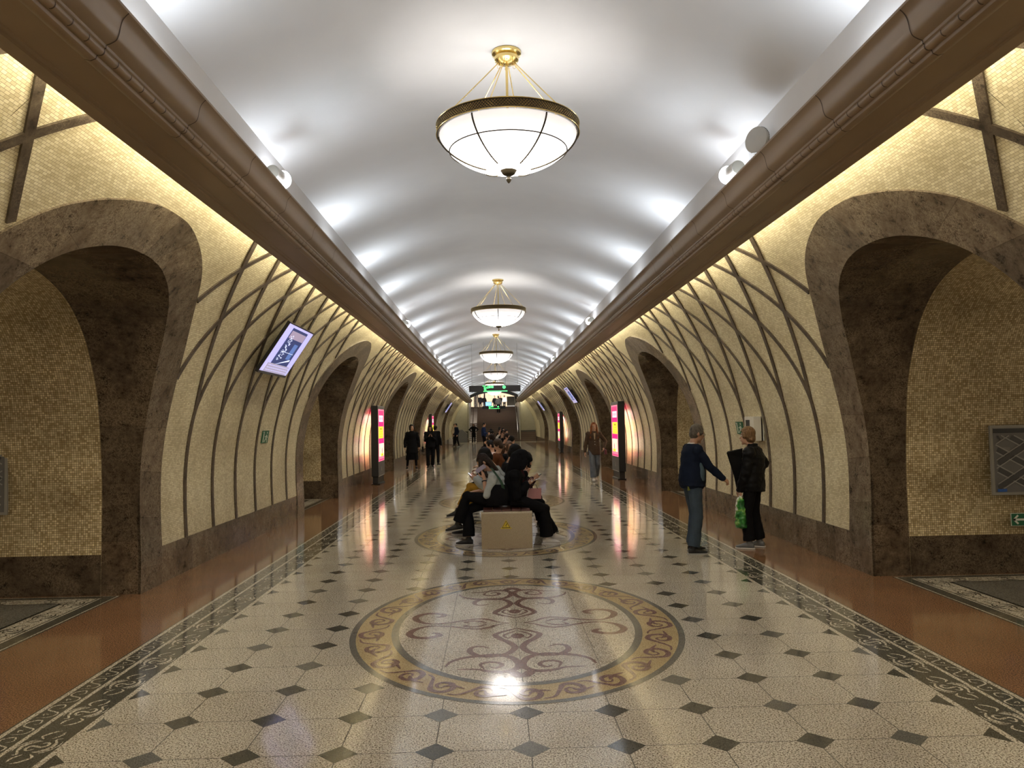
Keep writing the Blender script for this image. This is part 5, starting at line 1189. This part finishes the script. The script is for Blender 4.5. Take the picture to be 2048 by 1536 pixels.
t, J = sit('seated person with black hair and a white-edged backpack strap, back of the nearest bench', (.12, 8.32, 0), .2, (C_BLACK, .045, 1, .03), (C_BLACK, .2, .93), ('full', H_BLK), res=.012, head=(.06, 0, 1.22), chest=(-.03, 0, 1.02), detail=False)
MB().tube([(-.06, -.17, 1.06), (-.10, -.19, .98), (-.13, -.2, .86)], .012, 6).build('strap_edge', S_WHT, t)
rows_ = [
 ('seated person with brown hair and a rust-brown sweater, on the second bench', (-.12, 12.0), PI-.1, C_RUST, C_BLACK, ('full', H_BR), dict(head=(-.06, 0, 1.235), chest=(-.04, 0, 1.03), hands='lap')),
 ('seated woman with light brown hair smiling, right of the rust-brown sweater', (.14, 12.45), -.25, C_BLACK, C_BLACK, ('long', H_LBR, .2), dict(head=(.03, 0, 1.19), chest=(-.02, 0, 1.0), look=(.8, -.7, -.3), hands='lap')),
 ('seated person in a pale pink coat, left side behind the rust-brown sweater', (-.13, 13.3), PI, C_PINKC, C_BLACK, ('short', H_BLK), dict(head=(.10, 0, 1.2), hands='lap')),
 ('seated person with black hair on the right of the third bench', (.22, 17.2), 0, C_BLACK, C_BLACK, ('full', H_BLK), dict(head=(.12, 0, 1.2))),
 ('seated person with a large head of dark brown hair, left of the third bench', (-.12, 17.9), PI, C_PLUMD, C_BLACK, ('full', H_DBR), dict(head=(.08, 0, 1.25), chest=(.02, 0, 1.05))),
 ('seated person in dark clothes facing right on the third bench', (.14, 18.5), .1, C_BLACK, C_BLACK, ('short', H_DBR), dict(head=(.1, 0, 1.27), chest=(.02, 0, 1.05), look=(1, -.3, -.2))),
 ('seated man in dark clothes with crossed leg and white shoes, left of the fourth bench', (-.13, 27.2), PI+.15, C_NAVY, C_PLUMD, ('short', H_BLK), dict(head=(.15, 0, 1.27), look=(.8, .6, -.3), cross='l', shoes=(S_WHT, S_WHT), h=1.8)),
 ('seated woman facing right, fourth bench', (.25, 27.4), -.2, C_BLACK, C_BLACK, ('short', H_DBR), dict(head=(.12, 0, 1.3), chest=(.03, 0, 1.05), look=(.9, -.6, -.2), h=1.75)),
 ('seated person in black, middle of the fourth bench', (.15, 28.4), -.1, C_BLACK, C_BLACK, ('short', H_BLK), dict(head=(.1, 0, 1.28), look=(.8, -.6, -.2))),
 ('seated person with a white scarf, left of the fourth bench', (-.1, 28.6), PI, C_WHITEC, C_BLACK, ('short', H_BLK), dict(head=(.1, 0, 1.26), look=(.7, .7, -.2))),
 ('seated person in black, left of the fifth bench', (-.15, 37.6), PI, C_BLACK, C_BLACK, ('short', H_BLK), dict(head=(.12, 0, 1.28))),
 ('seated person in black, right of the fifth bench', (.25, 37.7), 0, C_BLACK, C_BLACK, ('short', H_BLK), dict(head=(.12, 0, 1.3), look=(.8, -.6, -.2))),
 ('seated person in white, middle of the fifth bench', (.13, 38.7), .2, C_WHITEC, C_BLACK, ('short', H_BLK), dict(head=(.1, 0, 1.28), look=(.8, -.6, 0))),
 ('seated person on the farthest bench', (.2, 48.2), 0, C_BLACK, C_BLACK, ('short', H_BLK), dict(head=(.1, 0, 1.3)))]
for lb, (x, y), az, tp, lg, hr_, kw in rows_:
    rs = .014 if y < 14 else .02
    kw = dict(kw); sit(lb, (x, y, 0), az, (tp, .03, 1, .018), (lg, .15, .93), hr_, res=rs, detail=(y < 14), **kw)

# --- people standing farther off
def stand(label, loc, az, top, legs, hair, res=.022, h=1.7, group=None, arms=None, skirt=None, walk=0, look=(1, 0, 0)):
    s = h/1.68; p = dict(pelvis=(0, 0, .92*s), chest=(.0, 0, 1.38*s), head=(.03, 0, 1.56*s), look=look, wrist_l=(.05, .25, .85*s), wrist_r=(.05, -.25, .85*s), ankle_l=(-walk, .09, .085), ankle_r=(walk, -.09, .085))
    p.update(arms or {}); wr = dict(top=(top, .022, 1, .012), legs=(legs, .12, .94))
    if skirt: wr['skirt'] = skirt
    return person(label, loc, az, p, wr, hair, group, res, h, detail=False)
stand('man in a deep blue top with a phone standing at the end of the benches', (-.70, 42.0, 0), -.2, C_BLUE, C_BLACK, ('short', H_BLK), h=1.74, arms=dict(wrist_l=(.26, .05, 1.1), wrist_r=(.26, -.05, 1.1)), look=(1, 0, -.3))
stand('woman in a black dress standing with hands on hips before the stairs', (-1.80, 62.3, 0), -PI/2, C_BLACK, C_BLACK, ('long', H_BLK, .25), h=1.70, arms=dict(wrist_l=(.05, .2, 1.0), wrist_r=(.05, -.2, 1.0), elbow_l=(0, 1, 0), elbow_r=(0, -1, 0)), skirt=(C_BLACK, .5, .19, .13))
stand('person in a beige shirt with a strap, standing at the far left', (-3.28, 58.9, 0), -.9, C_BEIGE, C_BLACK, ('short', H_BLK), h=1.7)
stand('man in a navy jacket and dark cap walking at the far left', (-2.88, 53.6, 0), -2.6, C_NAVY, C_BLACK, ('short', H_BLK), h=1.72, walk=.16)
b = MB(); loft(b, [(V((0, 0, .02)), V((.18, 0, 0)), V((0, .1, 0))), (V((0, 0, .45)), V((.17, 0, 0)), V((0, .1, 0))), (V((0, 0, .6)), V((.08, 0, 0)), V((0, .05, 0)))], 16)
o = b.build('white_sack', S_WHT, smooth=True); o.location = (-3.62, 59.3, 0); tag(o, 'white sack on the floor by the far left wall', 'sack')
stand('person in a grey T-shirt walking up the stairs', (.45, YR-2.1+3.0+1.2+1.95, 1.7+.1375*7), PI/2, C_GREYS, C_BLACK, ('short', H_BLK), h=1.72, walk=.1)
for lb, x, dy, az, tp, lg, hh in (('person in black at the top of the stairs on the left, nearer the posts', -1.62, 15.0, -1.2, C_BLACK, C_BLACK, 1.75), ('person in a black top beside the one near the posts', -1.15, 15.5, -1.8, C_BLACK, C_GREYT, 1.7),
        ('long-haired person in black on the upper level left of the climber', .15, 17, -1.5, C_BLACK, C_BLACK, 1.68), ('long-haired woman in white on the upper level', 1.30, 13.5, -2.0, C_WHITEC, C_BLACK, 1.62),
        ('person in dark clothes on the upper level behind the climber', .85, 16, -1.2, C_BLACK, C_GREYT, 1.68), ('person in black at the right end of the landing', 2.5, 11, 2.5, C_BLACK, C_BLACK, 1.66)):
    stand(lb, (x, YT+dy, ZT), az, tp, lg, ('short', H_BLK), h=hh)
